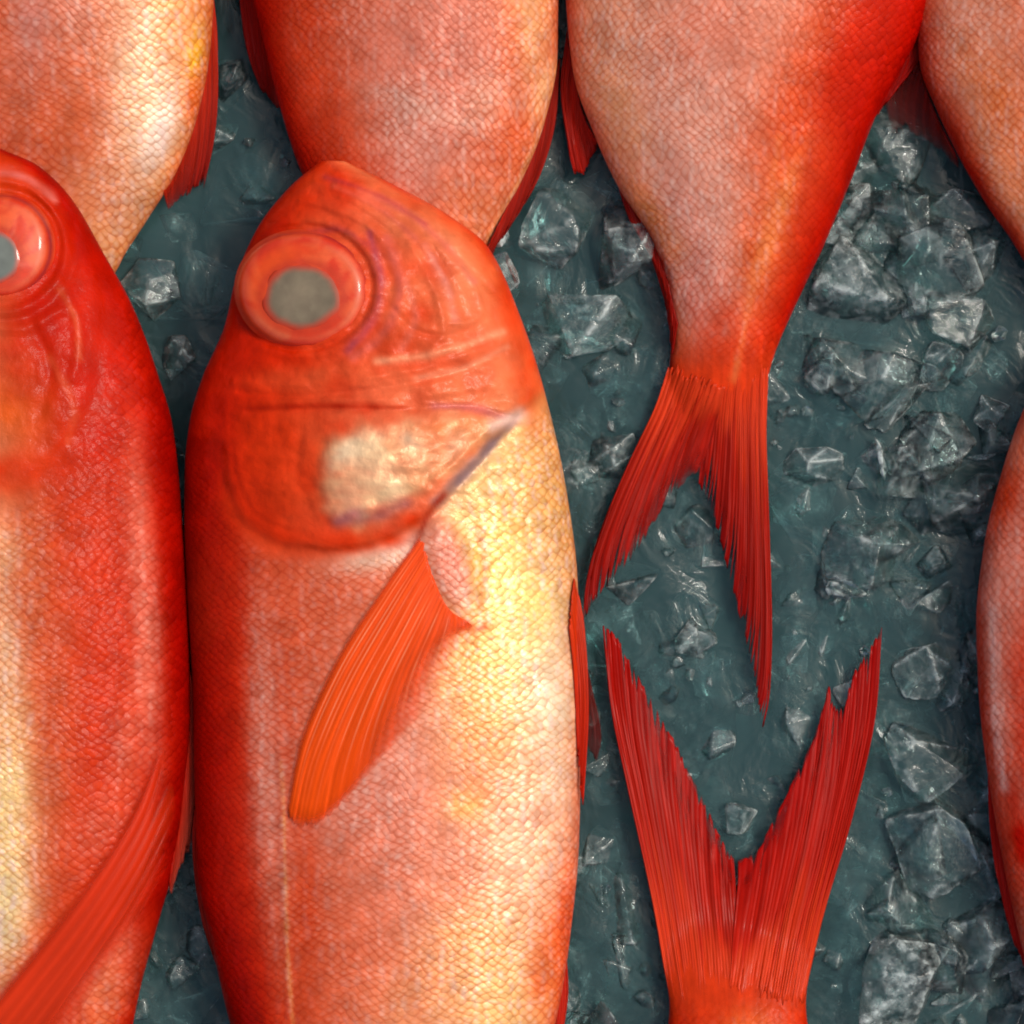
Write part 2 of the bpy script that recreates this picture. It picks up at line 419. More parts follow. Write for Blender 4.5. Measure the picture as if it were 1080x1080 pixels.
# ------------------------------------------------------------------ fish
class Fish:
    """A fish lying on its side. Outline given in the photo's pixel grid as left and right edges along its length."""
    def __init__(self, label, left, right, thick, zc, z0=30, rows=300, cols=220):
        self.left, self.right, self.thick, self.zcp = left, right, thick, zc
        self.v0, self.v1 = max(left[0][1], right[0][1]), min(left[-1][1], right[-1][1])
        self.k = kz(z0)
        vm = 0.5 * (self.v0 + self.v1)
        um = 0.5 * (float(interp_v(left, np.array([vm]))[0]) + float(interp_v(right, np.array([vm]))[0]))
        e = bpy.data.objects.new('red_fish', None)
        e.empty_display_size = 0.02
        loc = W(um, vm, -8, self.k)
        e.location = loc.tolist()
        sc.collection.objects.link(e)
        tag(e, label, 'fish', 'whole red fish laid out on ice')
        self.root = e; self.rows, self.cols = rows, cols
        bpy.context.view_layer.update()

    def edges(self, v):
        return interp_v(self.left, v), interp_v(self.right, v)

    def prof(self, v):
        return interp_v(self.thick, v), interp_v(self.zcp, v)

    def surf(self, u, v):
        """height in px of the upper side (without sculpted relief)"""
        u = np.asarray(u, float); v = np.asarray(v, float)
        l, r = self.edges(v); b, z = self.prof(v)
        q = np.clip((u - (l + r) / 2) / np.maximum((r - l) / 2, 1), -0.999, 0.999)
        return z + b * (1 - q * q) ** 0.55

    def body(self, paint, relief=None, scale=(15, 15), dirn=1):
        nr, nc = self.rows, self.cols
        t = np.linspace(0, 1, nr)
        ends = 0.5 - 0.5 * np.cos(np.pi * t)
        v = self.v0 + (self.v1 - self.v0) * (0.75 * t + 0.25 * ends)
        l, r = self.edges(v); b, z = self.prof(v)
        th = np.linspace(0, 2 * np.pi, nc, endpoint=False)
        c, s = np.cos(th), np.sin(th)
        U = ((l + r) / 2)[:, None] - ((r - l) / 2)[:, None] * c[None]
        V = np.repeat(v[:, None], nc, 1)
        Z = z[:, None] + b[:, None] * (np.sign(s) * np.abs(s) ** 1.1)[None]
        up = np.clip(s, 0, 1)[None] ** 0.5 * np.ones_like(U)
        if relief is not None:
            Z = Z + relief(U, V) * up
        Z = Z + 1.2 * (fbm(U / 60 + 5, V / 60 + 8, 3) - 0.5) * up * 2
        q = (1 - c)[None] / 2 * np.ones_like(U)
        col, msk = paint(U, V, q, s[None] * np.ones_like(U))
        # scale lattice: arc coordinate across, v along
        w, h = scale
        arc = np.cumsum(np.hypot(np.diff(U, axis=1, prepend=U[:, :1]), np.diff(Z, axis=1, prepend=Z[:, :1])), axis=1)
        mid = arc[:, nc // 4][:, None]
        A = arc - mid + 10 * (fbm(U / 90, V / 90, 2) - 0.5) + 7 * (fbm(U / 24 + 4, V / 24, 2) - 0.5)
        B = dirn * (V + 18 * (fbm(U / 70 + 30, V / 70, 2) - 0.5) + 7 * (fbm(U / 22 + 9, V / 22 + 50, 2) - 0.5))
        suv = np.stack([A / w + B / h, A / w - B / h, 0 * A], -1)
        caps = [tuple(range(nc)), tuple(range((nr - 1) * nc + nc - 1, (nr - 1) * nc - 1, -1))]
        o = mesh_obj('body', W(U, V, Z, self.k).reshape(-1, 3), grid_faces(nr, nc, True), M_SKIN, self.root,
                     col.reshape(-1, 3), np.concatenate([msk, np.ones((*U.shape, 1))], -1).reshape(-1, 4), suv.reshape(-1, 3), caps)
        fix_normals(o)
        self.bodyo = o
        return o

    def fin(self, name, outer, tips, base, n=16, m=28, zfun=None, col0=(200, 36, 14), col1=(165, 14, 8), ragged=0.05,
            ridge=1.2, alpha=None, thick=0.0005, streak=0.35, bow=1.0, notch=0.12, blend=0.0, tint=(0.70, 0.50, 0.32), pale=0.0, fray=0.0, root=None):
        """outer: leading ray base->tip; base, tips: polylines across the fin (leading side first)"""
        per = 4
        n = int(n * 1.8); N = n * per + 1
        sc_ = np.linspace(0, 1, N)
        E0 = smooth_curve(outer, m)
        B = smooth_curve(base, N); T = smooth_curve(tips, N)
        rg = np.random.default_rng(abs(hash((name, round(outer[0][0]), round(outer[0][1])))) % 9999 if False else int(outer[0][0] * 7 + outer[0][1] * 3) % 9999)
        jl = 1 - ragged * (0.5 * rg.random(n + 2) ** 2 + 0.8 * fbm(np.arange(n + 2) * 0.35 + outer[0][0], np.zeros(n + 2) + 3.3, 2)); jl = 1 - (1 - jl) * np.clip(np.arange(n + 2) / 5.0, 0, 1); nj = rg.random(n + 2) ** 2.5 * 2.2
        rr = sc_ * n
        i0 = np.floor(rr).astype(int); f = rr - i0
        ln = np.where(f < 0.5, jl[i0], jl[i0 + 1])
        ln = ln - notch * (0.5 - np.abs(f - 0.5)) * 0.6 * nj[i0]
        if root is not None:
            B = B + (T - B) / np.linalg.norm(T - B, axis=1)[:, None] * (16 * (vnoise(rr * 1.7 + 3, rr * 0 + 1) - 0.6))[:, None] * np.clip(np.minimum(sc_, 1 - sc_) * 8, 0, 1)[:, None]
        t = np.linspace(0, 1, m)[:, None]
        dev = E0 - (E0[0] + (E0[-1] - E0[0]) * t)
        tt = t * ln[None, :]
        P = B[None] * (1 - tt[..., None]) + T[None] * tt[..., None]
        ti = np.clip(tt * (m - 1), 0, m - 1.001); k0 = ti.astype(int); kf = (ti - k0)[..., None]
        dv = dev[k0] * (1 - kf) + dev[k0 + 1] * kf
        P = P + dv * (np.clip(1 - sc_ * bow, 0, 1) ** 1.3)[None, :, None]
        wob = (fbm(rr[None, :] * 0.7 + 3 + 0 * tt, tt * 3 + rg.random() * 40, 2) - 0.5)
        P[..., 0] += wob * 3.0 * tt
        U, V = P[..., 0], P[..., 1]
        prof = np.array([1.0, 0.35, 0.0, 0.35])[np.arange(N) % per][None, :]
        Z = zfun(U, V, tt, sc_[None, :] + 0 * tt) + 0.55 * ridge * prof * (1 - 0.6 * tt) + wob * 2.5
        c0, c1 = lin(*col0), lin(*col1)
        e = (tt ** 0.9)[..., None]
        C = c0 * (1 - e) + c1 * e
        ray_t = rg.random(n + 2)
        tone = 1 + streak * (ray_t[np.round(rr).astype(int)] - 0.5)[None, :, None] + 0.16 * (prof - 0.4)[..., None]
        tone = tone * (0.85 + 0.3 * fbm(rr[None, :] * 1.5 + 0 * tt, tt * 7 + 20, 2))[..., None]
        C = C * tone * np.array(tint)
        if root is not None:
            rf = (sstep(0.42, 0.04, tt + 0.30 * (vnoise(rr[None, :] * 0.8 + 0 * tt + 11, tt * 5) - 0.5)))[..., None]
            C = C * (1 - rf) + lin(*root) * (0.82 + 0.36 * vnoise(rr[None, :] * 1.1 + 0 * tt, tt * 9 + 2))[..., None] * rf
        if pale > 0:
            pf = (pale * (prof > 0.8) * (rg.random(n + 2)[np.round(rr).astype(int)] > 0.55)[None, :] * sstep(0.02, 0.2, tt) * sstep(0.95, 0.5, tt) * fbm(rr[None, :] * 3 + 0 * tt, tt * 8, 2) * 1.6)[..., None]
            C = C * (1 - np.clip(pf, 0, 1)) + lin(240, 160, 118) * np.clip(pf, 0, 1)
        a = np.ones_like(U) if alpha is None else alpha(U, V, tt, sc_[None, :] + 0 * tt)
        if blend > 0: a = a * sstep(0.0, blend, tt + 0.9 * blend * (vnoise(rr[None, :] * 0.9 + 0 * tt + 7, tt * 4) - 0.6))
        if fray > 0:      # torn, thinning membrane towards the ray ends
            ne = vnoise(rr[None, :] * 1.3 + 0 * tt + 31, tt * 10 + 3)
            a = a * (1 - fray * sstep(0.55, 1.0, tt) * sstep(0.35, 0.75, ne) * sstep(0.12, 0.4, sc_[None, :]))
        C = np.concatenate([C, np.clip(a, 0, 1)[..., None]], -1)
        o = mesh_obj(name, W(U, V, Z, self.k).reshape(-1, 3), grid_faces(m, N, False)[:, ::-1], M_FIN, self.root, C.reshape(-1, 4))
        md = o.modifiers.new('thickness', 'SOLIDIFY'); md.thickness = thick; md.offset = -1
        return o

    def eye(self, u, v, ru, rv, zoff, dome, pu, pv, pru, prv, pcol=(128, 122, 102), rot=0.0):
        nr, nc = 30, 72
        z = float(self.surf(np.array([u]), np.array([v]))[0]) + zoff
        # local tilt of the flank under the eye
        e = 12.0
        gu = float(self.surf(np.array([u + e]), np.array([v]))[0] - self.surf(np.array([u - e]), np.array([v]))[0]) / (2 * e) * 0.45
        gv = float(self.surf(np.array([u]), np.array([v + e]))[0] - self.surf(np.array([u]), np.array([v - e]))[0]) / (2 * e) * 0.45
        rr = np.linspace(0, 1, nr)[:, None]; an = np.linspace(0, 2 * np.pi, nc, endpoint=False)[None]
        cu, su = math.cos(rot), math.sin(rot)
        du = rr * ru * np.cos(an); dvv = rr * rv * np.sin(an)
        U = u + du * cu - dvv * su; V = v + du * su + dvv * cu
        # dome: flat lens, rounded shoulder, rim tucked into the socket
        prof = dome * np.sqrt(np.clip(1 - (rr * 0.985) ** 3.2, 0, 1)) - 7 * sstep(0.90, 1.0, rr) + 0 * an
        ring = 0.9 * np.exp(-((rr - 0.80) / 0.10) ** 2) - 1.4 * np.exp(-((rr - 0.91) / 0.04) ** 2) * (0.6 + 0.4 * np.cos(an - 0.3)) + 1.2 * (fbm(np.cos(an) * 2 + 5 + 0 * rr, np.sin(an) * 2 + 5 + rr * 3, 2) - 0.5)
        Z = z + prof + ring + gu * (U - u) + gv * (V - v)
        dp = np.hypot((U - pu) / pru, (V - pv) / prv)
        C = np.zeros((*U.shape, 3)) + lin(216, 62, 26)
        def mx(c, f): C[:] = C * (1 - f[..., None]) + lin(*c) * f[..., None]
        nzz = fbm(np.cos(an) * 3 + 9 + rr * 0, np.sin(an) * 3 + 9 + rr * 4, 3)
        mx((230, 104, 66), sstep(0.4, 0.62, nzz))
        mx((226, 92, 34), 0.8 * np.clip(-np.cos(an - 0.5), 0, 1) * sstep(0.9, 0.6, rr))
        mx((205, 58, 40), 0.5 * sstep(0.70, 0.84, rr) + 0 * an)
        mx((226, 128, 104), 0.7 * (np.exp(-((rr - 0.80) / 0.05) ** 2)) * sstep(0.3, 0.8, nzz + 0.25 * np.cos(an - 0.6)))
        mx((150, 50, 70), np.exp(-((rr - 0.93) / 0.035) ** 2) * (0.55 + 0.4 * np.cos(an + 0.1)))
        mx((196, 66, 40), 0.8 * np.exp(-((dp - 1.0) / 0.14) ** 2))
        C *= np.array([0.98, 0.74, 0.46])
        e_ = mesh_obj('eye', W(U, V, Z, self.k).reshape(-1, 3), grid_faces(nr, nc, True), M_EYE, self.root, C.reshape(-1, 3))
        fix_normals(e_)
        # pupil: shallow disc sitting a hair proud of the iris
        nr2, nc2 = 14, 56
        r2 = np.linspace(0.02, 1, nr2)[:, None]; a2 = np.linspace(0, 2 * np.pi, nc2, endpoint=False)[None]
        wb = 1 + 0.02 * np.sin(3 * a2 + 1) + 0.015 * np.sin(5 * a2)
        U2 = pu + r2 * pru * wb * np.cos(a2); V2 = pv + r2 * prv * wb * np.sin(a2)
        rl = np.hypot(((U2 - u) * cu + (V2 - v) * su) / ru, (-(U2 - u) * su + (V2 - v) * cu) / rv)
        Z2 = z + dome * np.sqrt(np.clip(1 - (np.clip(rl, 0, 1) * 0.985) ** 3.2, 0, 1)) + 0.9 + gu * (U2 - u) + gv * (V2 - v) - 1.2 * sstep(0.8, 1.0, r2)
        n2 = fbm(U2 / 14, V2 / 14, 3)
        C2 = lin(*pcol) * (0.72 + 0.5 * n2)[..., None] * (1.08 - 0.25 * sstep(0, 1, r2))[..., None]
        ed = sstep(0.70, 0.99, r2 + 0.14 * (n2 - 0.5))[..., None]
        C2 = C2 * (1 - ed) + lin(196, 66, 40) * np.array([0.98, 0.74, 0.46]) * ed
        p_ = mesh_obj('pupil', W(U2, V2, Z2, self.k).reshape(-1, 3), grid_faces(nr2, nc2, True), M_PUPIL, e_, C2.reshape(-1, 3),
                      caps=[tuple(range(nc2))])
        fix_normals(p_)
        md = p_.modifiers.new('thickness', 'SOLIDIFY'); md.thickness = 0.0006; md.offset = -1

# --- painting of skin colour: pigment, with some shade and highlights painted in
class Paint:
    def __init__(self, stops, blobs=(), lines=(), scaly=lambda u, v: 1.0, sheen=None, wet=0.8, extra=None, gain=1.0):
        self.gain = gain
        self.stops, self.blobs, self.lines, self.scaly, self.sheen, self.wet, self.extra = stops, blobs, lines, scaly, sheen, wet, extra
    def __call__(self, U, V, q, s):
        qs = np.clip(q + 0.07 * (fbm(U / 45 + 3, V / 110 + 7, 3) - 0.5), 0, 1)
        qk = [p[0] for p in self.stops]
        cc = np.array([lin(*p[1]) for p in self.stops])
        C = np.stack([np.interp(qs, qk, cc[:, i]) for i in range(3)], -1)
        for (u, v, ru, rv, rot, col, a) in self.blobs:
            r = math.radians(rot); c_, s_ = math.cos(r), math.sin(r)
            du, dv = U - u, V - v
            x = (du * c_ + dv * s_) / ru; y = (-du * s_ + dv * c_) / rv
            n = 0.55 + 0.9 * fbm(U / 22 + u, V / 22 + v, 3)
            f = np.clip(a * n * np.exp(-(x * x + y * y) ** 1.2), 0, 1)
            C = C * (1 - f[..., None]) + lin(*col) * f[..., None]
        if self.extra is not None:
            C = self.extra(U, V, q, C)
        for (pts, wd, col, a) in self.lines:
            d = dist_poly(U, V, crv(pts))
            wj = wd * (0.6 + 0.9 * fbm(U / 18 + wd, V / 18, 2))
            f = np.clip(a * np.exp(-(d / wj) ** 2) * (0.5 + fbm(U / 12, V / 12 + 4, 2)), 0, 1)
            C = C * (1 - f[..., None]) + lin(*col) * f[..., None]
        C = C * (0.90 + 0.2 * fbm(U / 9, V / 14, 3))[..., None]
        st_ = np.clip((C[..., 0] - C[..., 1]) / (C[..., 0] + 1e-4), 0, 1)[..., None]
        C = C * self.gain * np.concatenate([1.0 - 0.08 * st_ ** 4, 1 - 0.42 * st_ ** 5, 1 - 0.85 * st_ ** 5], -1)
        C = C * (0.88 + 0.24 * fbm(U / 16 + 21, V / 60 + 5, 3))[..., None]
        sl = self.scaly(U, V) * np.ones_like(U) * np.clip(0.25 + 1.15 * fbm(U / 42 + 70, V / 60 + 13, 3), 0.2, 1)
        # sheen follows the silvery (less saturated) skin
        sat = (C[..., 0] - C[..., 1]) / (C[..., 0] + 1e-4)
        sh = np.clip(1.15 - 1.2 * sat, 0, 1)
        und = (s < 0)
        wt = self.wet * (0.7 + 0.5 * fbm(U / 70 + 40, V / 70, 2))
        msk = np.stack([sl * np.where(und, 0.6, 1), sh, np.clip(wt, 0, 1)], -1)
        return C, msk

# ================================================================== 1. the fish in the middle, head up, eye showing
L1 = [(338, 172), (305, 200), (272, 243), (250, 295), (238, 345), (214, 400), (201, 445), (196, 490), (195, 550), (197, 620), (203, 720),
      (205, 820), (208, 920), (224, 1000), (242, 1080), (275, 1180), (318, 1290), (345, 1370), (355, 1430)]
R1 = [(366, 172), (415, 196), (470, 226), (515, 262), (545, 325), (572, 405), (596, 510), (609, 610), (613, 740), (611, 880), (600, 1000),
      (586, 1080), (555, 1180), (505, 1290), (465, 1370), (455, 1430)]
f1 = Fish('large red fish in the middle, head up, with round eye and orange side fin', L1, R1,
          [(10, 172), (30, 190), (46, 225), (58, 290), (70, 380), (80, 500), (86, 700), (82, 900), (72, 1080), (45, 1290), (24, 1370), (14, 1430)],
          [(84, 172), (86, 290), (78, 450), (68, 650), (62, 900), (50, 1100), (25, 1370), (20, 1430)], z0=62, rows=600, cols=400)

gill_edge = crv([(238, 470), (248, 530), (285, 568), (345, 580), (400, 573), (445, 548), (475, 518), (512, 478), (548, 438)], 60)
gill_poly = gill_edge + [(610, 385), (590, 290), (530, 200), (430, 130), (320, 130), (240, 200), (190, 330), (165, 420), (200, 462)]
cheek_poly = crv([(345, 462), (400, 446), (470, 440), (520, 450), (500, 478), (462, 512), (420, 538), (380, 556), (352, 550), (336, 510)], 60)

def relief1(U, V):
    z = np.zeros_like(U)
    d = sdf(U, V, gill_poly)
    am = 0.35 + 0.65 * sstep(250, 400, U)
    d = d + 4 * (fbm(U / 22 + 15, V / 22, 2) - 0.5)
    z += am * (6.5 * sstep(-3.0, 6, d) - 2.0 * np.exp(-((d + 5) / 6) ** 2))         # gill cover stands proud, groove behind it
    z += am * 1.3 * np.exp(-((d - 12) / 8) ** 2) - 1.2 * np.exp(-((d - 26) / 8) ** 2) * sstep(430, 470, V)
    dc = sdf(U, V, cheek_poly)
    z += 3.2 * sstep(-5, 10, dc)
    # ring folds round the eye
    r = np.hypot((U - 321) / 71, (V - 307) / 63)
    ang = np.arctan2(V - 307, U - 321)
    side = np.clip(0.45 + 0.65 * np.cos(ang - 0.1), 0, 1)
    z += -3.2 * np.exp(-((r - 1.03) / 0.05) ** 2) + 2.6 * np.exp(-((r - 1.14) / 0.07) ** 2) * side
    r = r + 0.10 * (fbm(U / 30 + 60, V / 30, 2) - 0.5)
    z += (-1.6 * np.exp(-((r - 1.30) / 0.06) ** 2) + 1.5 * np.exp(-((r - 1.46) / 0.08) ** 2)) * side * sstep(0.25, 0.6, fbm(U / 40, V / 40 + 9, 2))
    # jaw and forehead wrinkles, bony ridges
    for pts, wd, hh in HEAD_LINES:
        z += 0.66 * hh * np.exp(-(dist_poly(U, V, crv(pts)) / (0.8 * wd)) ** 2) * (0.25 + 1.3 * fbm(U / 35 + wd, V / 35, 2))
    # fleshy root of the side fin
    xr = (U - 476) * 0.94 - (V - 598) * 0.34; yr = (U - 476) * 0.34 + (V - 598) * 0.94
    z += 8 * np.exp(-((xr / 23) ** 2 + (yr / 58) ** 2) ** 2)
    head = sstep(590, 520, V)
    z += head * 3.2 * (fbm(U / 26 + 11, V / 17 + 3, 3) - 0.5) * 2 + head * 1.2 * (fbm(U / 9 + 2, V / 9, 2) - 0.5)
    z += 9 * np.exp(-(((U - 410) / 95) ** 2 + ((V - 500) / 60) ** 2)) + 6 * np.exp(-(((U - 470) / 60) ** 2 + ((V - 330) / 60) ** 2))
    # lateral line
    z += 0.8 * np.exp(-((U - (296 + (V - 700) * 0.03)) / 4) ** 2) * sstep(640, 720, V)
    return z

HEAD_LINES = [
    ([(345, 188), (390, 204), (440, 232), (478, 268), (520, 310)], 4, -4.0),
    ([(335, 196), (380, 212), (425, 240), (455, 272)], 4, 3.0),
    ([(330, 206), (375, 222), (412, 248)], 3.5, -3.2),
    ([(360, 182), (420, 202), (480, 240), (522, 285)], 4, 2.6),
    ([(428, 250), (455, 300), (470, 350), (455, 372)], 5, 3.4),
    ([(445, 245), (478, 300), (492, 338)], 4, -3.2),
    ([(462, 262), (498, 300), (508, 335), (480, 345)], 4, 2.8),
    ([(400, 385), (450, 378), (505, 362), (535, 352)], 4, 2.6),
    ([(255, 415), (320, 420), (400, 412), (470, 398), (532, 374)], 4, -4.4),
    ([(250, 404), (320, 408), (400, 400), (465, 386), (520, 366)], 5, 3.2),
    ([(262, 436), (330, 434), (420, 434), (490, 430), (536, 440)], 3.5, -4.0),
    ([(268, 426), (340, 425), (430, 422), (500, 412)], 4, 2.4),
    ([(246, 440), (252, 500), (276, 545), (330, 566)], 4, -2.6),
    ([(322, 452), (318, 500), (332, 540)], 6, -2.4),
    ([(430, 540), (470, 500), (515, 455)], 4, 2.2),
    ([(540, 330), (556, 390), (552, 428)], 4, -1.6),
    ([(352, 180), (372, 190), (410, 196), (450, 216)], 3.5, -3.6),
    ([(318, 214), (350, 224), (384, 238), (404, 256)], 4, 3.0),
    ([(505, 250), (530, 290), (548, 345)], 4, -3.0),
    ([(418, 330), (440, 352), (480, 356), (520, 338)], 4, -2.8),
]
blobs1 = [
    # flank
    (430, 640, 170, 70, 0, (214, 112, 82), .55), (300, 660, 70, 130, 0, (206, 92, 62), .5),
    (284, 800, 17, 180, -4, (220, 140, 118), .6), (250, 640, 22, 160, 0, (196, 44, 20), .7), (225, 800, 26, 330, 0, (186, 20, 8), .6),
    (560, 560, 60, 130, 8, (224, 164, 86), 1.05), (545, 470, 45, 45, 0, (226, 172, 102), 1.0), (505, 520, 30, 60, 20, (232, 186, 118), .8),
    (520, 600, 34, 60, 10, (244, 200, 92), .95), (555, 700, 46, 130, 4, (226, 180, 120), 1.05), (580, 760, 26, 120, 0, (238, 212, 176), .8),
    (505, 700, 40, 60, 20, (244, 192, 104), .8), (560, 640, 30, 40, 0, (250, 208, 110), .7),
    (505, 770, 34, 60, -10, (232, 160, 84), .85), (492, 845, 22, 16, 0, (244, 188, 74), .9), (520, 815, 46, 40, 0, (222, 128, 76), .6),
    (400, 770, 80, 70, -35, (222, 142, 118), .75), (390, 860, 90, 70, 0, (218, 136, 116), .7), (430, 930, 110, 70, 0, (222, 132, 106), .65),
    (560, 890, 46, 90, 0, (238, 172, 136), .85), (350, 980, 60, 120, 0, (208, 96, 66), .6), (325, 950, 18, 140, 0, (205, 74, 40), .7),
    (500, 1010, 50, 60, 10, (236, 172, 104), .85), (530, 1060, 44, 50, 10, (240, 184, 112), .9), (450, 1070, 44, 60, 0, (232, 166, 104), .7),
    (575, 1020, 20, 60, 10, (222, 112, 58), .9), (595, 960, 10, 60, 6, (214, 84, 40), .7), (420, 1060, 60, 80, 0, (224, 126, 90), .5),
    (400, 585, 46, 14, -12, (232, 180, 150), .95), (430, 575, 22, 12, -30, (238, 200, 176), .8),
    # head
    (300, 480, 60, 80, 0, (222, 78, 32), .8), (300, 380, 80, 40, 0, (210, 44, 14), .8), (222, 470, 26, 110, 0, (176, 22, 10), .8),
    (420, 330, 60, 60, 0, (226, 92, 52), .7), (500, 380, 46, 40, -20, (226, 110, 72), .75), (470, 390, 60, 24, -12, (228, 120, 84), .6),
    (540, 340, 16, 60, -14, (222, 72, 26), .8), (556, 420, 14, 40, -10, (224, 82, 36), .8), (450, 470, 60, 22, -20, (222, 118, 84), .6),
    (330, 400, 70, 14, -4, (228, 112, 70), .6), (440, 210, 60, 24, 30, (216, 56, 22), .7), (360, 200, 40, 20, 20, (212, 40, 16), .7),
    (380, 572, 60, 12, -6, (222, 62, 14), 1.0), (285, 555, 40, 16, 30, (220, 60, 18), .9), (440, 548, 22, 10, -35, (222, 66, 18), .9),
    (460, 285, 20, 40, -25, (222, 110, 84), .5), (500, 330, 26, 20, 20, (226, 118, 84), .5),
]
def extra1(U, V, q, C):
    d = sdf(U, V, cheek_poly)
    d = d + 22 * (fbm(U / 24 + 2, V / 24 + 31, 3) - 0.5)
    f = sstep(-12, 17, d)
    n = fbm(U / 20 + 2, V / 20 + 6, 3)
    c = lin(238, 194, 138) * (1 - sstep(0.36, 0.62, n))[..., None] + lin(222, 128, 70) * sstep(0.40, 0.62, n)[..., None]
    g = np.exp(-(((U - 385) / 42) ** 2 + ((V - 500) / 40) ** 2))
    c = c * (1 - 0.7 * g[..., None]) + lin(242, 214, 166) * 0.7 * g[..., None]
    g = np.exp(-(((U - 470) / 34) ** 2 + ((V - 480) / 34) ** 2))
    c = c * (1 - 0.75 * g[..., None]) + lin(214, 130, 84) * 0.75 * g[..., None]
    for (gu, gv, gr, gs, gc, ga) in [(372, 478, 26, 14, (250, 226, 188), .9), (410, 505, 20, 34, (250, 226, 180), .9), (366, 522, 22, 16, (226, 176, 140), .8), (392, 470, 30, 10, (244, 214, 170), .7),  # gill patch highlights and dark shading painted as colour blobs
                                     (440, 500, 18, 30, (206, 138, 92), .8), (436, 470, 14, 20, (226, 196, 160), .8), (372, 546, 16, 8, (176, 124, 128), .9), (404, 542, 16, 8, (190, 110, 84), .8), (486, 470, 20, 14, (224, 172, 140), .6)]:
        rr_ = math.radians(35); x_ = (U - gu) * math.cos(rr_) - (V - gv) * math.sin(rr_); y_ = (U - gu) * math.sin(rr_) + (V - gv) * math.cos(rr_)
        g = ga * np.exp(-((x_ / gr) ** 2 + (y_ / gs) ** 2)) * (0.5 + fbm(U / 10 + gu, V / 10, 2))
        g = np.clip(g, 0, 1)[..., None]
        c = c * (1 - g) + lin(*gc) * g
    cov = f * np.clip(0.48 + 0.75 * (fbm(U / 22 + 61, V / 10 + 5, 3) - 0.15), 0, 0.92)
    c = c * np.array([1.0, 0.93, 0.86]) * (0.92 + 0.16 * fbm(U / 6 + 2, V / 8, 2))[..., None]
    C = C * (1 - cov[..., None]) + c * cov[..., None]
    hd = sdf(U, V, gill_poly)
    hf = sstep(-4, 10, hd) * (1 - f) * 0.62
    nn = fbm(U / 30 + 44, V / 24, 3)
    nn = 0.75 * sstep(0.15, 0.85, nn) * sstep(250, 430, U)
    hc = lin(214, 50, 14) * (1 - nn)[..., None] + lin(226, 106, 66) * nn[..., None]
    lf = sstep(330, 230, U)[..., None]
    hc = hc * (1 - lf) + lin(200, 36, 12) * lf
    C = C * (1 - hf[..., None]) + hc * hf[..., None]
    # pale pink fin root
    xr = (U - 476) * 0.94 - (V - 598) * 0.34; yr = (U - 476) * 0.34 + (V - 598) * 0.94
    g = np.exp(-((xr / 21) ** 2 + (yr / 54) ** 2) ** 2) * 0.95
    nn = fbm(U / 12 + 3, V / 16, 3)[..., None]
    return C * (1 - g[..., None]) + (lin(224, 150, 128) * (1 - nn) + lin(206, 104, 88) * nn) * g[..., None]
lines1 = [
    ([(478, 516), (512, 478), (546, 440)], 5, (120, 84, 92), .76), ([(462, 530), (490, 500), (520, 468)], 6, (150, 120, 120), .62),
    ([(360, 548), (395, 545), (430, 532)], 7, (150, 90, 96), .60), ([(440, 575), (452, 545), (470, 522)], 4, (160, 40, 24), .76),
    ([(460, 430), (500, 432), (540, 444)], 4, (190, 96, 104), .60), ([(260, 432), (340, 430), (430, 432)], 3, (180, 34, 16), .62),
    ([(392, 250), (404, 300), (396, 340), (370, 372)], 5, (176, 72, 92), .72), ([(410, 256), (424, 306), (410, 350), (376, 380)], 5, (214, 100, 92), .62),
    ([(330, 250), (362, 246), (388, 262)], 4, (150, 56, 84), .44), ([(345, 190), (400, 210), (450, 240)], 3, (176, 60, 74), .62),
    ([(380, 205), (430, 228), (470, 262), (500, 300)], 4, (216, 112, 104), .44), ([(355, 200), (400, 222), (440, 256)], 4, (218, 100, 88), .44),
    ([(450, 262), (472, 305), (480, 340)], 4, (222, 128, 112), .62), ([(430, 300), (440, 340), (425, 372)], 3.5, (214, 110, 96), .52),
    ([(400, 384), (460, 376), (530, 352)], 4, (236, 150, 110), .62), ([(440, 402), (490, 390), (535, 368)], 3, (240, 160, 124), .44),
    ([(300, 800), (303, 880), (306, 1000), (312, 1090)], 2.0, (232, 160, 90), .41), ([(446, 580), (456, 620), (474, 650), (496, 656)], 3, (196, 60, 60), .72),
    ([(484, 656), (500, 662), (512, 660)], 5, (206, 44, 16), .76), ([(505, 560), (512, 600), (506, 640)], 4, (214, 120, 80), .62), ([(520, 452), (535, 445), (548, 438)], 6, (238, 196, 176), .76),
]
f1.body(Paint([(0, (140, 4, 2)), (.06, (160, 10, 4)), (.13, (190, 30, 10)), (.20, (206, 60, 28)), (.32, (212, 92, 62)), (.5, (216, 112, 82)), (.72, (228, 150, 104)),  # dark left edge: red pigment plus flank shade painted into the colour
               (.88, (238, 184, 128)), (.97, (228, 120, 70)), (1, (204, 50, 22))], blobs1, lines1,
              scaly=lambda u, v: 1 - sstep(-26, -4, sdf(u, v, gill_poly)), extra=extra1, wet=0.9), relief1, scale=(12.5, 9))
f1.eye(323, 309, 73, 64, -3, 19, 322, 317, 43, 36, rot=0.12, pcol=(126, 114, 92))

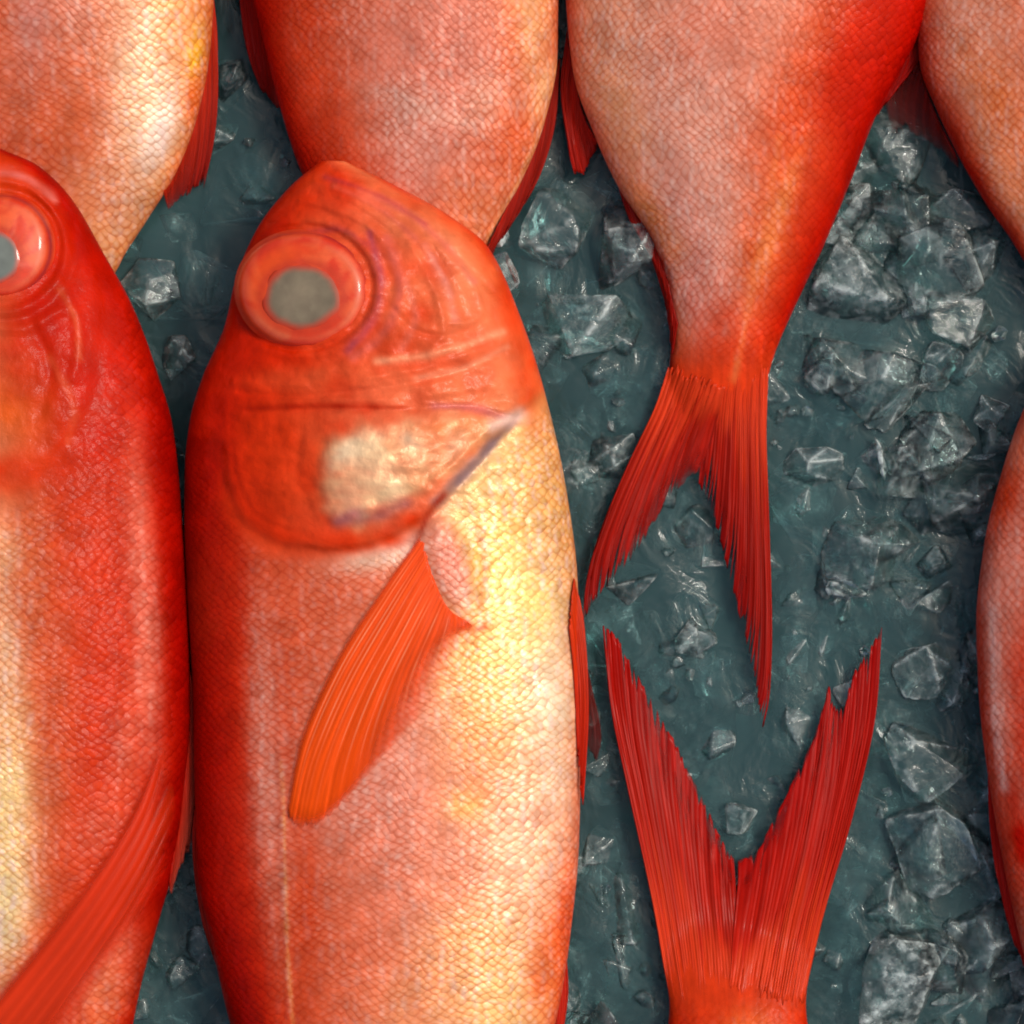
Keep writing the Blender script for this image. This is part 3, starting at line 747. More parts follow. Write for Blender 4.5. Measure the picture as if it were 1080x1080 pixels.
zs1 = lambda du=0: (lambda U, V, t, s: f1.surf(U, V) + 1.5 + du)
f1.fin('pectoral_fin', [(450, 562), (408, 618), (358, 694), (322, 772), (306, 846)], [(306, 850), (312, 868), (330, 872), (354, 856), (392, 814), (440, 760), (484, 716), (512, 674)],
       [(450, 558), (452, 585), (460, 612), (474, 640), (494, 654)], n=15, m=54,
       zfun=lambda U, V, t, s: f1.surf(U, V) + 1.4 + 1.5 * np.sin(np.pi * np.clip(t, 0, 1)) * (1 - s) + 3 * (1 - t),
       col0=(236, 82, 34), col1=(236, 84, 12), ragged=0.03, ridge=0.45, thick=0.00015, tint=(0.98, 0.86, 0.6), pale=0.5,
       alpha=lambda U, V, t, s: (1.0 - 0.95 * sstep(0.42, 0.95, s + 0.30 * (t - 0.5)) * sstep(0.0, 0.45, t)) * (1 - 0.9 * sstep(0.90, 1.0, t) * sstep(0.0, 0.2, s)) * (0.25 + 0.75 * sstep(0.0, 0.07, s)), streak=0.16, bow=0.8, notch=0.03)
f1.fin('pelvic_fin', [(605, 606), (615, 660), (620, 740), (614, 848)], [(614, 848), (611, 826), (609, 800)], [(606, 610), (603, 632), (601, 660)],
       n=5, m=30, zfun=lambda U, V, t, s: f1.surf(np.minimum(U, 608), V) + 3 + 3 * (1 - t), col0=(226, 74, 34), col1=(206, 40, 14), ragged=0.1, ridge=1.2, bow=0.7)
f1.fin('pelvic_fin', [(604, 640), (622, 720), (634, 775), (630, 806)], [(630, 806), (624, 800), (616, 790)], [(604, 640), (602, 650), (600, 660)],
       n=4, m=20, zfun=lambda U, V, t, s: 46 - 30 * t, col0=(150, 40, 34), col1=(110, 44, 52), ragged=0.1, ridge=1.0, bow=0.7,
       alpha=lambda U, V, t, s: 0.8 - 0.3 * t)
f1.fin('dorsal_fin', [(206, 860), (198, 910), (208, 975), (232, 1030)], [(232, 1030), (240, 1050), (250, 1075)], [(212, 820), (228, 900), (246, 1000)],
       n=10, m=22, zfun=lambda U, V, t, s: 62 - 26 * t, col0=(190, 30, 16), col1=(186, 60, 50), ragged=0.2, ridge=1.5)
f1.fin('anal_fin', [(598, 1010), (600, 1060), (588, 1120), (560, 1180)], [(560, 1180), (545, 1215), (525, 1250)], [(596, 1000), (575, 1090), (545, 1180)],
       n=10, m=20, zfun=lambda U, V, t, s: 40 - 10 * t, col0=(196, 40, 18), col1=(190, 50, 34), ragged=0.15, ridge=1.5)
for sgn in (-1, 1):
    f1.fin('caudal_fin', [(405 + sgn * 50, 1425), (405 + sgn * 90, 1530), (405 + sgn * 130, 1680), (405 + sgn * 145, 1790)],
           [(405 + sgn * 145, 1790), (405 + sgn * 80, 1640), (405 + sgn * 25, 1530), (405, 1510)],
           [(405 + sgn * 52, 1410), (405 + sgn * 25, 1425), (405, 1425)], n=14, zfun=lambda U, V, t, s: 16 - 8 * t + 0 * U)

# ================================================================== 2. fish on the left edge, cropped
L2 = [(-70, 138), (-120, 170), (-150, 230), (-180, 300), (-205, 400), (-222, 520), (-228, 650), (-220, 800), (-190, 950), (-150, 1080), (-95, 1220), (-60, 1320), (-55, 1390)]
R2 = [(-40, 138), (0, 157), (42, 176), (78, 212), (112, 270), (142, 325), (166, 390), (184, 455), (193, 550), (199, 650), (201, 750), (194, 840), (184, 910),
      (166, 975), (148, 1040), (128, 1130), (90, 1220), (58, 1320), (50, 1390)]
f2 = Fish('red fish cut off by the left edge, half an eye showing, long fin folded across', L2, R2,
          [(10, 138), (32, 165), (48, 220), (64, 330), (80, 500), (86, 680), (80, 880), (64, 1050), (38, 1220), (22, 1320), (14, 1390)],
          [(82, 138), (84, 300), (76, 450), (66, 650), (58, 900), (46, 1080), (24, 1320), (20, 1390)], z0=62, rows=330, cols=260)
g2 = crv([(-210, 400), (-150, 500), (-60, 540), (20, 522), (70, 470), (100, 420), (112, 330)], 50)
g2p = g2 + [(100, 240), (40, 170), (-60, 130), (-160, 200)]
def relief2(U, V):
    z = np.zeros_like(U)
    d = sdf(U, V, g2p)
    z += 3.5 * sstep(-6, 8, d)
    r = np.hypot((U - 8) / 57, (V - 264) / 58)
    z += -3 * np.exp(-((r - 1.04) / 0.06) ** 2) + 3.4 * np.exp(-((r - 1.18) / 0.08) ** 2) - 2 * np.exp(-((r - 1.36) / 0.07) ** 2)
    z += 2.0 * sstep(600, 480, V) * (fbm(U / 24 + 31, V / 24 + 3, 3) - 0.5) * 2
    for pts, wd, hh in [([(-10, 190), (30, 196), (60, 222)], 4, 3), ([(-20, 180), (40, 186), (76, 226)], 4, -3), ([(70, 300), (90, 350), (84, 400)], 5, 2.5),
                        ([(40, 345), (60, 390), (50, 440)], 5, -2.6), ([(-30, 340), (30, 350), (72, 330)], 5, 3)]:
        z += hh * np.exp(-(dist_poly(U, V, crv(pts)) / wd) ** 2)
    return z
f2.body(Paint([(0, (226, 150, 96)), (.3, (232, 176, 120)), (.5, (224, 140, 96)), (.60, (214, 104, 66)), (.70, (210, 66, 26)), (.86, (206, 56, 22)), (.93, (186, 22, 6)), (1, (150, 8, 2))],
              [(18, 430, 44, 40, 0, (216, 96, 30), .9), (20, 500, 60, 22, -8, (214, 56, 18), .9), (60, 340, 70, 90, 0, (200, 32, 12), .9), (110, 420, 44, 90, 10, (200, 34, 14), .8),
               (5, 590, 26, 40, 0, (226, 158, 110), 1.0), (40, 640, 30, 100, 0, (196, 94, 52), .8), (8, 700, 20, 70, 0, (222, 170, 126), .8),
               (15, 860, 36, 110, 6, (244, 204, 134), 1.1), (5, 960, 30, 60, 20, (246, 214, 150), 1.0), (60, 830, 26, 130, 6, (196, 84, 42), .7),
               (156, 640, 14, 150, -3, (218, 116, 96), .75), (142, 770, 18, 70, 12, (216, 104, 82), .55), (105, 870, 24, 80, 36, (210, 86, 58), .6), (100, 700, 34, 160, 0, (212, 60, 22), .6),
               (100, 1020, 40, 60, 20, (222, 118, 90), .75), (60, 720, 24, 130, 4, (206, 84, 46), .6), (110, 1060, 20, 50, 10, (226, 120, 70), .5)],
              [([(-20, 186), (30, 190), (62, 214)], 4, (226, 120, 116), .7), ([(70, 310), (86, 340), (90, 380)], 3, (230, 110, 76), .5), ([(60, 380), (84, 430), (78, 470)], 4, (226, 92, 60), .5)],
              scaly=lambda u, v: 1 - sstep(-40, 0, sdf(u, v, g2p)), wet=0.9, gain=0.90), relief2, scale=(12.5, 9))
f2.eye(8, 264, 56, 57, -3, 19, 2, 276, 29, 31, pcol=(112, 120, 112))
f2.fin('pelvic_fin', [(172, 770), (148, 846), (94, 930), (0, 1046), (-40, 1088)], [(-40, 1088), (-20, 1120), (10, 1130), (50, 1120)], [(170, 768), (180, 812), (186, 855), (182, 905)], n=4, m=44,
       zfun=lambda U, V, t, s: f2.surf(U, V) + 0.6 + 2.5 * np.sin(np.pi * np.clip(t, 0, 1)) * (1 - s), col0=(210, 52, 22), col1=(212, 62, 30), ragged=0.1, ridge=6.0, streak=0.16, bow=0.8, blend=0.2,
       tint=(0.95, 0.78, 0.55), alpha=lambda U, V, t, s: 0.92 * (1 - 0.9 * sstep(0.5, 1.0, s)) * sstep(-0.02, 0.16, s))
f2.fin('dorsal_fin', [(196, 690), (206, 760), (206, 830), (198, 900)], [(198, 900), (190, 925), (180, 945)], [(197, 690), (197, 800), (180, 930)], n=10, m=16,
       zfun=lambda U, V, t, s: 66 - 16 * t, col0=(190, 34, 20), col1=(206, 92, 84), ragged=0.3, ridge=1.2, fray=0.7, alpha=lambda U, V, t, s: 1 - 0.5 * t)
for sgn in (-1, 1):
    f2.fin('caudal_fin', [(-2 + sgn * 50, 1385), (-2 + sgn * 90, 1490), (-2 + sgn * 130, 1640), (-2 + sgn * 145, 1750)],
           [(-2 + sgn * 145, 1750), (-2 + sgn * 80, 1600), (-2 + sgn * 25, 1490), (-2, 1470)],
           [(-2 + sgn * 52, 1370), (-2 + sgn * 25, 1385), (-2, 1385)], n=14, zfun=lambda U, V, t, s: 16 - 8 * t + 0 * U)

# ================================================================== upper row: tails towards the viewer
def upper_fish(label, L, R, stops, blobs, lines=(), peduncle_v=420, zt=10, rows=240, sc_=(16, 17), wet=0.6, zbody=58, relief=None, extra=None, gain=1.14, cols=220, z0=50):
    v0 = L[0][1]
    f = Fish(label, L, R, [(12, v0), (46, v0 + 60), (74, v0 + 260), (84, v0 + 480), (80, peduncle_v - 420), (62, peduncle_v - 250), (38, peduncle_v - 110), (24, peduncle_v), (1.5, L[-1][1])],
             [(70, v0), (zbody, v0 + 300), (zbody, peduncle_v - 420), (zbody * .72, peduncle_v - 220), (zt + 10, peduncle_v - 60), (zt, peduncle_v), (zt - 9, L[-1][1])], z0=z0, rows=rows, cols=cols)
    f.body(Paint(stops, blobs, lines, scaly=lambda u, v: sstep(v0 + 300, v0 + 340, v) * (1 if extra is None else sstep(405, 350, v)), wet=wet, extra=extra, gain=gain), relief, scale=sc_)
    return f

def tail_blend(v_a, v_b, c_u, seed):
    def ex(U, V, q, C):
        f = sstep(v_a, v_b, V + 10 * (fbm(U / 6 + seed, V / 40, 2) - 0.5) * (1 if v_b > v_a else -1)) if v_b > v_a else 1 - sstep(v_b, v_a, V + 14 * (fbm(U / 6 + seed, V / 40, 2) - 0.5))
        st = 0.75 + 0.5 * fbm((U - c_u) / 3.5 + seed, V / 60, 2)
        c = lin(208, 64, 30) * st[..., None]
        return C * (1 - f[..., None]) + c * f[..., None]
    return ex

# --- 3. fish with the whole forked tail, upper right of centre
L3 = [(770, -640), (700, -600), (645, -500), (610, -350), (596, -180), (594, -60), (598, 20), (605, 80), (626, 140), (654, 200), (687, 250), (704, 300), (710, 350), (707, 392), (712, 420), (726, 444), (748, 466)]
R3 = [(800, -640), (870, -590), (930, -480), (975, -330), (998, -180), (1000, -60), (985, 0), (955, 65), (925, 120), (898, 190), (870, 258), (842, 318), (818, 375), (810, 405), (806, 424), (792, 446), (768, 466)]
f3 = upper_fish('red fish with pinkish flank and its whole forked tail hanging down right of centre', L3, R3,
    [(0, (196, 80, 46)), (.05, (218, 136, 96)), (.2, (212, 138, 110)), (.4, (214, 144, 122)), (.58, (210, 126, 100)), (.68, (204, 86, 52)), (.80, (196, 52, 26)), (.92, (182, 26, 12)), (1, (158, 10, 6))],
    [(690, 150, 60, 120, -25, (214, 146, 124), .5), (720, 250, 40, 90, -20, (212, 142, 126), .6), (650, 120, 26, 70, -20, (222, 150, 100), .7), (690, 235, 16, 60, -35, (222, 140, 80), .8),
     (740, 320, 26, 60, -8, (208, 132, 120), .7), (820, 160, 50, 60, -10, (206, 84, 44), .6), (800, 260, 30, 80, 14, (210, 88, 36), .7), (815, 240, 10, 70, 18, (226, 130, 66), .7),
     (765, 360, 40, 60, 4, (200, 60, 30), .7), (760, 430, 50, 40, 0, (202, 48, 26), .9), (728, 440, 24, 30, 0, (214, 92, 48), .7), (780, 420, 16, 30, 0, (214, 104, 84), .7),
     (640, 40, 40, 60, 0, (222, 150, 116), .5), (750, 40, 60, 50, 0, (200, 100, 74), .5), (905, 40, 30, 90, 24, (196, 34, 16), .5)],
    [([(820, 150), (806, 230), (790, 320), (775, 400)], 4, (214, 112, 60), .5), ([(652, 205), (690, 258), (708, 320), (706, 390)], 5, (150, 26, 14), .8)],
    peduncle_v=410, zt=6, gain=1.08, sc_=(10, 10), extra=tail_blend(330, 398, 758, 3), rows=330, cols=260)
f3.eye(880, -500, 62, 62, -3, 15, 880, -500, 34, 34)
def emerge(f, base, t, U, V, inside_v):
    b = f.surf(U, np.clip(V, f.v0 + 1, f.v1 - 1)) * sstep(-2, 6, np.minimum(V - f.v0, f.v1 - V))
    m = np.logaddexp(base / 3.0, b / 3.0) * 3.0
    return m + 1.2 - 2.6 * (1 - sstep(0.0, 0.22, t + 0.05 * (fbm(U / 5, V / 9, 2) - 0.5)))
zt3 = lambda U, V, t, s: emerge(f3, 18 - 10 * t + 3 * np.sin(U / 30), t, U, V, sstep(466, 440, V))
f3.fin('caudal_fin', [(704, 398), (690, 438), (660, 500), (634, 562), (619, 612), (616, 658)], [(616, 658), (628, 640), (644, 622), (668, 592), (694, 548), (716, 518), (744, 500)],
       [(706, 386), (722, 398), (742, 404), (766, 408)], n=16, m=34, zfun=zt3, root=(206, 57, 22), fray=0.8, col0=(206, 48, 20), col1=(160, 16, 12), ragged=0.10, ridge=0.5, streak=0.5, notch=0.5,
       alpha=lambda U, V, t, s: 1 - 0.5 * sstep(0.6, 1, t) * sstep(0.25, 0.8, s))
f3.fin('caudal_fin', [(811, 400), (809, 470), (812, 560), (815, 660), (813, 735), (806, 768)], [(806, 768), (797, 738), (788, 690), (776, 640), (762, 590), (750, 548), (734, 506)],
       [(811, 386), (796, 398), (776, 404), (752, 408)], n=17, m=36, zfun=zt3, root=(206, 57, 22), fray=0.8, col0=(204, 44, 18), col1=(150, 10, 8), ragged=0.13, ridge=1.4, streak=0.45, notch=0.7)
f3.fin('anal_fin', [(596, 60), (590, 110), (598, 160), (606, 182)], [(606, 182), (616, 188), (622, 170), (630, 152)], [(598, 30), (606, 80), (616, 120), (630, 148)],
       n=10, m=18, zfun=lambda U, V, t, s: 34 - 14 * t, col0=(190, 40, 28), col1=(176, 34, 26), ragged=0.15)
f3.fin('anal_fin', [(636, 168), (654, 216), (684, 264), (703, 316)], [(703, 316), (708, 342), (710, 376)], [(648, 180), (690, 246), (716, 340)],
       n=10, m=16, zfun=lambda U, V, t, s: 32 - 8 * t, col0=(160, 26, 14), col1=(140, 20, 14), ragged=0.1)
f3.fin('dorsal_fin', [(990, -80), (1000, -20), (984, 40), (940, 100)], [(940, 100), (930, 112), (922, 126)], [(994, -90), (975, 10), (930, 105)],
       n=14, m=18, zfun=lambda U, V, t, s: 50 - 12 * t, col0=(172, 18, 10), col1=(158, 20, 14), ragged=0.1)

# --- 4. fish above the middle one, tail tucked under its head
L4 = [(400, -760), (340, -720), (280, -620), (245, -450), (232, -280), (244, -120), (268, 0), (284, 70), (300, 130), (318, 182), (352, 230), (392, 275), (425, 320), (440, 355), (448, 390)]
R4 = [(430, -760), (500, -710), (555, -600), (590, -450), (606, -280), (600, -120), (589, 0), (588, 60), (574, 130), (550, 190), (526, 232), (513, 265), (508, 300), (520, 345), (528, 390)]
f4 = upper_fish('red fish at the top edge narrowing under the head of the middle fish', L4, R4,
    [(0, (172, 14, 8)), (.07, (190, 26, 12)), (.16, (208, 62, 34)), (.28, (206, 92, 62)), (.45, (212, 122, 98)), (.65, (214, 122, 100)), (.82, (216, 116, 82)), (.93, (222, 126, 84)), (1, (206, 76, 40))],
    [(480, 70, 80, 100, 0, (210, 128, 110), .6), (440, 160, 40, 70, -10, (218, 150, 130), .6), (510, 160, 40, 50, 0, (214, 120, 92), .6), (520, 110, 30, 30, 0, (220, 160, 132), .5),
     (330, 60, 30, 100, -8, (210, 84, 50), .6), (560, 20, 24, 60, 0, (236, 168, 108), .8), (572, 100, 10, 40, 20, (240, 176, 120), .9), (540, 150, 30, 40, 30, (218, 96, 50), .7),
     (490, 220, 30, 40, -30, (224, 128, 82), .7), (420, 40, 60, 60, 0, (206, 112, 92), .5), (540, 60, 14, 60, 0, (220, 110, 70), .6), (450, 120, 60, 10, 20, (226, 172, 150), .5)],
    [([(588, 70), (570, 138), (545, 196), (515, 250)], 4, (240, 160, 100), .6)], peduncle_v=350, zt=-6, gain=0.97, sc_=(10, 10), rows=300, cols=240)
f4.eye(330, -640, 60, 60, -3, 15, 330, -640, 34, 34)
f4.fin('dorsal_fin', [(238, -60), (244, 10), (256, 60), (276, 96)], [(276, 96), (284, 104), (292, 112)], [(248, -90), (272, 10), (296, 110)],
       n=12, m=18, zfun=lambda U, V, t, s: 40 - 22 * t, col0=(170, 18, 12), col1=(140, 22, 24), ragged=0.15)
f4.fin('anal_fin', [(592, 60), (586, 130), (566, 190), (536, 236)], [(536, 236), (526, 254), (516, 274)], [(590, 60), (566, 146), (514, 262)],
       n=12, m=18, zfun=lambda U, V, t, s: 26 - 12 * t, col0=(180, 40, 26), col1=(160, 36, 30), ragged=0.2, alpha=lambda U, V, t, s: 1 - 0.35 * t)
for a, b in (((440, 385), (430, 470)), ((528, 385), (552, 440))):
    f4.fin('caudal_fin', [a, ((a[0] + b[0]) / 2, (a[1] + b[1]) / 2), b], [b, ((b[0] + 485) / 2, b[1] - 20), (485, 425)], [a, ((a[0] + 485) / 2, 390), (485, 390)],
           n=10, m=16, zfun=lambda U, V, t, s: -4 + 0 * U)

# --- 5. fish in the top left corner
L5 = [(20, -780), (-60, -720), (-120, -600), (-160, -420), (-176, -250), (-168, -100), (-140, 40), (-90, 150), (-30, 240), (12, 310), (30, 360), (36, 410)]
R5 = [(50, -780), (130, -720), (190, -600), (228, -420), (240, -250), (234, -100), (226, 0), (221, 60), (206, 128), (184, 182), (152, 232), (124, 275), (108, 315), (108, 360), (116, 410)]
f5 = upper_fish('copper coloured fish in the top left corner with a pale golden belly edge', L5, R5,
    [(0, (196, 60, 34)), (.3, (200, 96, 66)), (.5, (202, 100, 68)), (.62, (212, 126, 88)), (.75, (220, 146, 108)), (.86, (232, 172, 128)), (.95, (230, 148, 84)), (1, (214, 92, 40))],
    [(150, 100, 30, 90, 8, (240, 196, 152), .9), (170, 140, 16, 40, 20, (244, 222, 200), .9), (185, 20, 24, 50, 0, (236, 160, 96), .8), (208, 55, 8, 30, 8, (240, 176, 40), 1.0),
     (60, 60, 70, 80, 0, (204, 104, 76), .6), (90, 130, 50, 50, 0, (204, 92, 54), .6), (60, 150, 40, 40, 0, (198, 96, 60), .5), (110, 220, 40, 50, 30, (216, 130, 84), .7), (105, 250, 20, 20, 0, (230, 156, 96), .7),
     (40, 30, 20, 50, 0, (208, 140, 130), .5), (80, 10, 30, 40, 0, (206, 128, 110), .5), (205, 100, 8, 26, 12, (232, 110, 40), .8)],
    [], peduncle_v=350, zt=-6, gain=1.02, sc_=(12, 9), rows=280, cols=230)
f5.eye(120, -640, 60, 60, -3, 15, 120, -640, 34, 34)
f5.fin('anal_fin', [(226, -10), (230, 60), (226, 130), (212, 196)], [(212, 196), (196, 214), (176, 222)], [(224, -10), (212, 90), (172, 200)],
       n=12, m=22, zfun=lambda U, V, t, s: 34 - 22 * t, col0=(206, 56, 30), col1=(160, 34, 34), ragged=0.25, streak=0.5, alpha=lambda U, V, t, s: 1 - 0.6 * sstep(0.35, 1, s) * t - 0.2 * t)
for a, b in (((36, 405), (20, 480)), ((116, 405), (140, 470))):
    f5.fin('caudal_fin', [a, ((a[0] + b[0]) / 2, (a[1] + b[1]) / 2), b], [b, ((b[0] + 76) / 2, b[1] - 20), (76, 445)], [a, ((a[0] + 76) / 2, 410), (76, 410)],
           n=10, m=16, zfun=lambda U, V, t, s: -4 + 0 * U)

# --- 6. fish in the top right corner
L6 = [(1170, -700), (1090, -650), (1030, -520), (985, -340), (962, -180), (960, -60), (964, 0), (970, 70), (988, 116), (1012, 165), (1042, 216), (1068, 252), (1096, 300), (1120, 350), (1136, 400), (1150, 450)]
R6 = [(1200, -700), (1280, -650), (1335, -520), (1368, -340), (1380, -180), (1376, -60), (1368, 0), (1350, 80), (1330, 130), (1310, 180), (1290, 230), (1270, 280), (1255, 330), (1240, 370), (1232, 410), (1226, 450)]
f6 = upper_fish('copper brown fish in the top right corner, only a wedge of flank showing', L6, R6,
    [(0, (160, 26, 16)), (.03, (190, 70, 44)), (.09, (206, 124, 86)), (.3, (202, 112, 84)), (.6, (200, 92, 60)), (.85, (196, 40, 18)), (1, (160, 12, 8))],
    [(1020, 40, 40, 60, 0, (206, 134, 108), .7), (1060, 110, 30, 60, -30, (206, 116, 74), .6), (1070, 190, 20, 50, -30, (216, 128, 84), .7), (1040, 100, 16, 60, -30, (204, 104, 40), .5)],
    [([(980, 110), (1020, 184), (1066, 254), (1090, 300)], 4, (176, 34, 22), .8)], peduncle_v=410, zt=10, sc_=(10, 10), rows=240)
f6.eye(1260, -560, 60, 60, -3, 15, 1260, -560, 34, 34)
f6.fin('anal_fin', [(966, 20), (946, 60), (936, 100), (944, 140)], [(944, 140), (966, 150), (992, 158), (1016, 176)], [(966, 10), (970, 60), (985, 108), (1012, 165)],
       n=12, m=20, zfun=lambda U, V, t, s: 26 - 16 * t, col0=(168, 34, 28), col1=(120, 58, 60), ragged=0.3, streak=0.6, alpha=lambda U, V, t, s: 0.85 - 0.75 * t)
for sgn in (-1, 1):
    f6.fin('caudal_fin', [(1188 + sgn * 40, 440), (1188 + sgn * 70, 520), (1188 + sgn * 85, 600)], [(1188 + sgn * 85, 600), (1188 + sgn * 40, 540), (1188, 500)],
           [(1188 + sgn * 40, 440), (1188 + sgn * 20, 450), (1188, 450)], n=12, zfun=lambda U, V, t, s: 12 - 4 * t + 0 * U)

# --- 7. fish at the right edge
L7 = [(1190, 318), (1148, 345), (1110, 380), (1080, 428), (1056, 496), (1037, 575), (1029, 655), (1032, 735), (1042, 820), (1055, 895), (1070, 965), (1090, 1040), (1125, 1130), (1165, 1220), (1185, 1290), (1190, 1340)]
R7 = [(1215, 318), (1270, 350), (1320, 410), (1360, 490), (1386, 590), (1396, 690), (1392, 780), (1380, 870), (1360, 960), (1335, 1050), (1310, 1130), (1290, 1200), (1275, 1270), (1272, 1340)]
f7 = Fish('red fish at the right edge, only a narrow curved pink speckled strip showing', L7, R7,
          [(12, 318), (40, 360), (64, 450), (80, 600), (84, 700), (76, 850), (56, 1040), (30, 1220), (20, 1290), (12, 1340)],
          [(70, 318), (66, 450), (60, 650), (56, 850), (40, 1050), (16, 1290), (14, 1340)], z0=52, rows=280, cols=220)
f7.body(Paint([(0, (190, 60, 40)), (.03, (204, 96, 72)), (.08, (212, 120, 100)), (.14, (204, 70, 46)), (.22, (196, 36, 18)), (.5, (206, 100, 74)), (1, (226, 150, 104))],
              [(1060, 520, 16, 60, 16, (206, 66, 34), .8), (1062, 610, 22, 50, 6, (222, 132, 112), .8), (1048, 700, 10, 120, -4, (220, 140, 122), .8), (1074, 760, 16, 90, -6, (206, 40, 18), .8), (1072, 880, 14, 70, -10, (196, 24, 12), .9), (1070, 470, 16, 30, 10, (216, 120, 90), .7)],
              [([(1044, 640), (1046, 740), (1056, 830)], 3.5, (228, 170, 158), .7)], scaly=lambda u, v: sstep(420, 480, v), wet=0.7), scale=(11, 11))
f7.eye(1230, 440, 60, 60, -3, 15, 1230, 440, 34, 34)
f7.fin('dorsal_fin', [(1040, 800), (1044, 880), (1058, 950), (1074, 1000)], [(1074, 1000), (1082, 1020), (1094, 1046)], [(1042, 800), (1060, 890), (1092, 1030)],
       n=10, m=16, zfun=lambda U, V, t, s: 46 - 16 * t, col0=(192, 26, 14), col1=(180, 24, 16), ragged=0.12)
for sgn in (-1, 1):
    f7.fin('caudal_fin', [(1231 + sgn * 42, 1330), (1231 + sgn * 80, 1430), (1231 + sgn * 120, 1600)], [(1231 + sgn * 120, 1600), (1231 + sgn * 50, 1460), (1231, 1420)],
           [(1231 + sgn * 42, 1330), (1231 + sgn * 20, 1336), (1231, 1336)], n=12, zfun=lambda U, V, t, s: 12 - 4 * t + 0 * U)

# --- 8. fish at the bottom, only the raised tail in view
L8 = [(768, 948), (738, 962), (712, 985), (702, 1020), (706, 1060), (700, 1110), (676, 1180), (640, 1270), (604, 1370), (584, 1500), (580, 1640), (592, 1800), (630, 1950), (690, 2060), (745, 2110)]
R8 = [(784, 948), (814, 962), (842, 985), (853, 1020), (850, 1060), (858, 1110), (885, 1180), (920, 1270), (952, 1370), (968, 1500), (970, 1640), (955, 1800), (915, 1950), (850, 2060), (790, 2110)]
f8 = Fish('red fish at the bottom edge with only its forked tail pointing up in view', L8, R8,
          [(2, 948), (4, 970), (14, 1005), (26, 1060), (40, 1160), (62, 1300), (82, 1500), (84, 1640), (76, 1850), (46, 2060), (12, 2110)],
          [(5, 948), (8, 975), (14, 1010), (20, 1060), (36, 1200), (56, 1400), (60, 1640), (66, 1900), (70, 2110)], z0=20, rows=300, cols=220)
f8.body(Paint([(0, (186, 26, 12)), (.12, (206, 46, 22)), (.35, (204, 60, 26)), (.6, (208, 84, 34)), (.85, (202, 46, 22)), (1, (180, 20, 10))],
              [(760, 1010, 50, 40, 0, (206, 56, 34), .8), (740, 985, 40, 26, 0, (214, 100, 84), .6), (790, 1060, 40, 50, 0, (218, 110, 44), .8), (740, 1060, 26, 40, 0, (206, 60, 30), .6), (800, 1000, 20, 30, 0, (206, 80, 50), .6)],
              scaly=lambda u, v: sstep(1040, 1100, v), wet=0.6, extra=tail_blend(1105, 1045, 776, 8), gain=0.97), scale=(11, 11), dirn=-1)
f8.eye(700, 1960, 60, 60, -3, 15, 700, 1960, 34, 34)
zt8 = lambda U, V, t, s: emerge(f8, 17 - 7 * t + 3 * np.sin(U / 25), t, U, V, sstep(950, 985, V))
f8.fin('caudal_fin', [(702, 1020), (684, 920), (660, 815), (643, 735), (637, 662)], [(637, 660), (650, 668), (668, 700), (698, 752), (722, 798), (744, 846), (760, 882), (774, 904)],
       [(707, 1056), (724, 1050), (750, 1044), (784, 1040)], n=18, m=36, zfun=zt8, root=(206, 57, 22), fray=0.8, col0=(206, 48, 20), col1=(182, 16, 8), ragged=0.03, ridge=1.4, streak=0.4, notch=0.18, bow=0.9)
f8.fin('caudal_fin', [(852, 1030), (874, 940), (902, 850), (924, 755), (931, 664)], [(931, 662), (922, 672), (911, 688), (900, 708), (890, 742), (880, 738), (873, 720), (866, 756), (848, 798), (829, 838), (812, 872), (798, 896), (780, 906)],
       [(847, 1058), (830, 1052), (802, 1044), (768, 1040)], n=18, m=36, zfun=zt8, root=(206, 57, 22), fray=0.8, col0=(204, 44, 20), col1=(180, 14, 8), ragged=0.035, ridge=1.4, streak=0.4, notch=0.18, bow=0.9)

# ------------------------------------------------------------------ ice
def hull_mesh(seed, n=12, cuts=0, ex=3.2, bev=0.05):
    """angular broken piece; returns verts, faces, closeness to an arris"""
    r = np.random.default_rng(seed)
    d = r.normal(size=(n, 3)); d /= np.linalg.norm(d, axis=1)[:, None]
    d = d / (np.abs(d) ** ex).sum(1)[:, None] ** (1 / ex) * (0.82 + 0.18 * r.random((n, 1)))
    bm = bmesh.new()
    vs = [bm.verts.new(p) for p in d]
    bmesh.ops.convex_hull(bm, input=vs)
    bmesh.ops.delete(bm, geom=[v for v in bm.verts if not v.link_faces], context='VERTS')
    bmesh.ops.dissolve_limit(bm, angle_limit=math.radians(20), verts=bm.verts, edges=bm.edges)
    segs = [(np.array(e.verts[0].co), np.array(e.verts[1].co)) for e in bm.edges]
    bmesh.ops.bevel(bm, geom=bm.edges[:], offset=bev, segments=2 if cuts else 1, profile=0.6, affect='EDGES', clamp_overlap=True)
    bmesh.ops.triangulate(bm, faces=bm.faces)
    for k in range(cuts):
        bmesh.ops.subdivide_edges(bm, edges=[e for e in bm.edges if e.calc_length() > 0.13], cuts=1, use_grid_fill=True)
        bmesh.ops.triangulate(bm, faces=bm.faces)
    bm.verts.index_update()
    V = np.array([v.co[:] for v in bm.verts]); F = np.array([[v.index for v in f.verts] for f in bm.faces])
    bm.free()
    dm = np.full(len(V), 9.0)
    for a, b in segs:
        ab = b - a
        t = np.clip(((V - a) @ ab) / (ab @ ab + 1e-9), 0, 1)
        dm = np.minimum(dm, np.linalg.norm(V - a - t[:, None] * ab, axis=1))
    if cuts:
        nn = (fbm(V[:, 0] * 2.2 + seed, V[:, 1] * 2.2 + V[:, 2] * 1.3 + 4, 3) - 0.5)
        V = V * (1 + 0.16 * nn[:, None])
    return V, F, np.exp(-(dm / 0.055) ** 2)

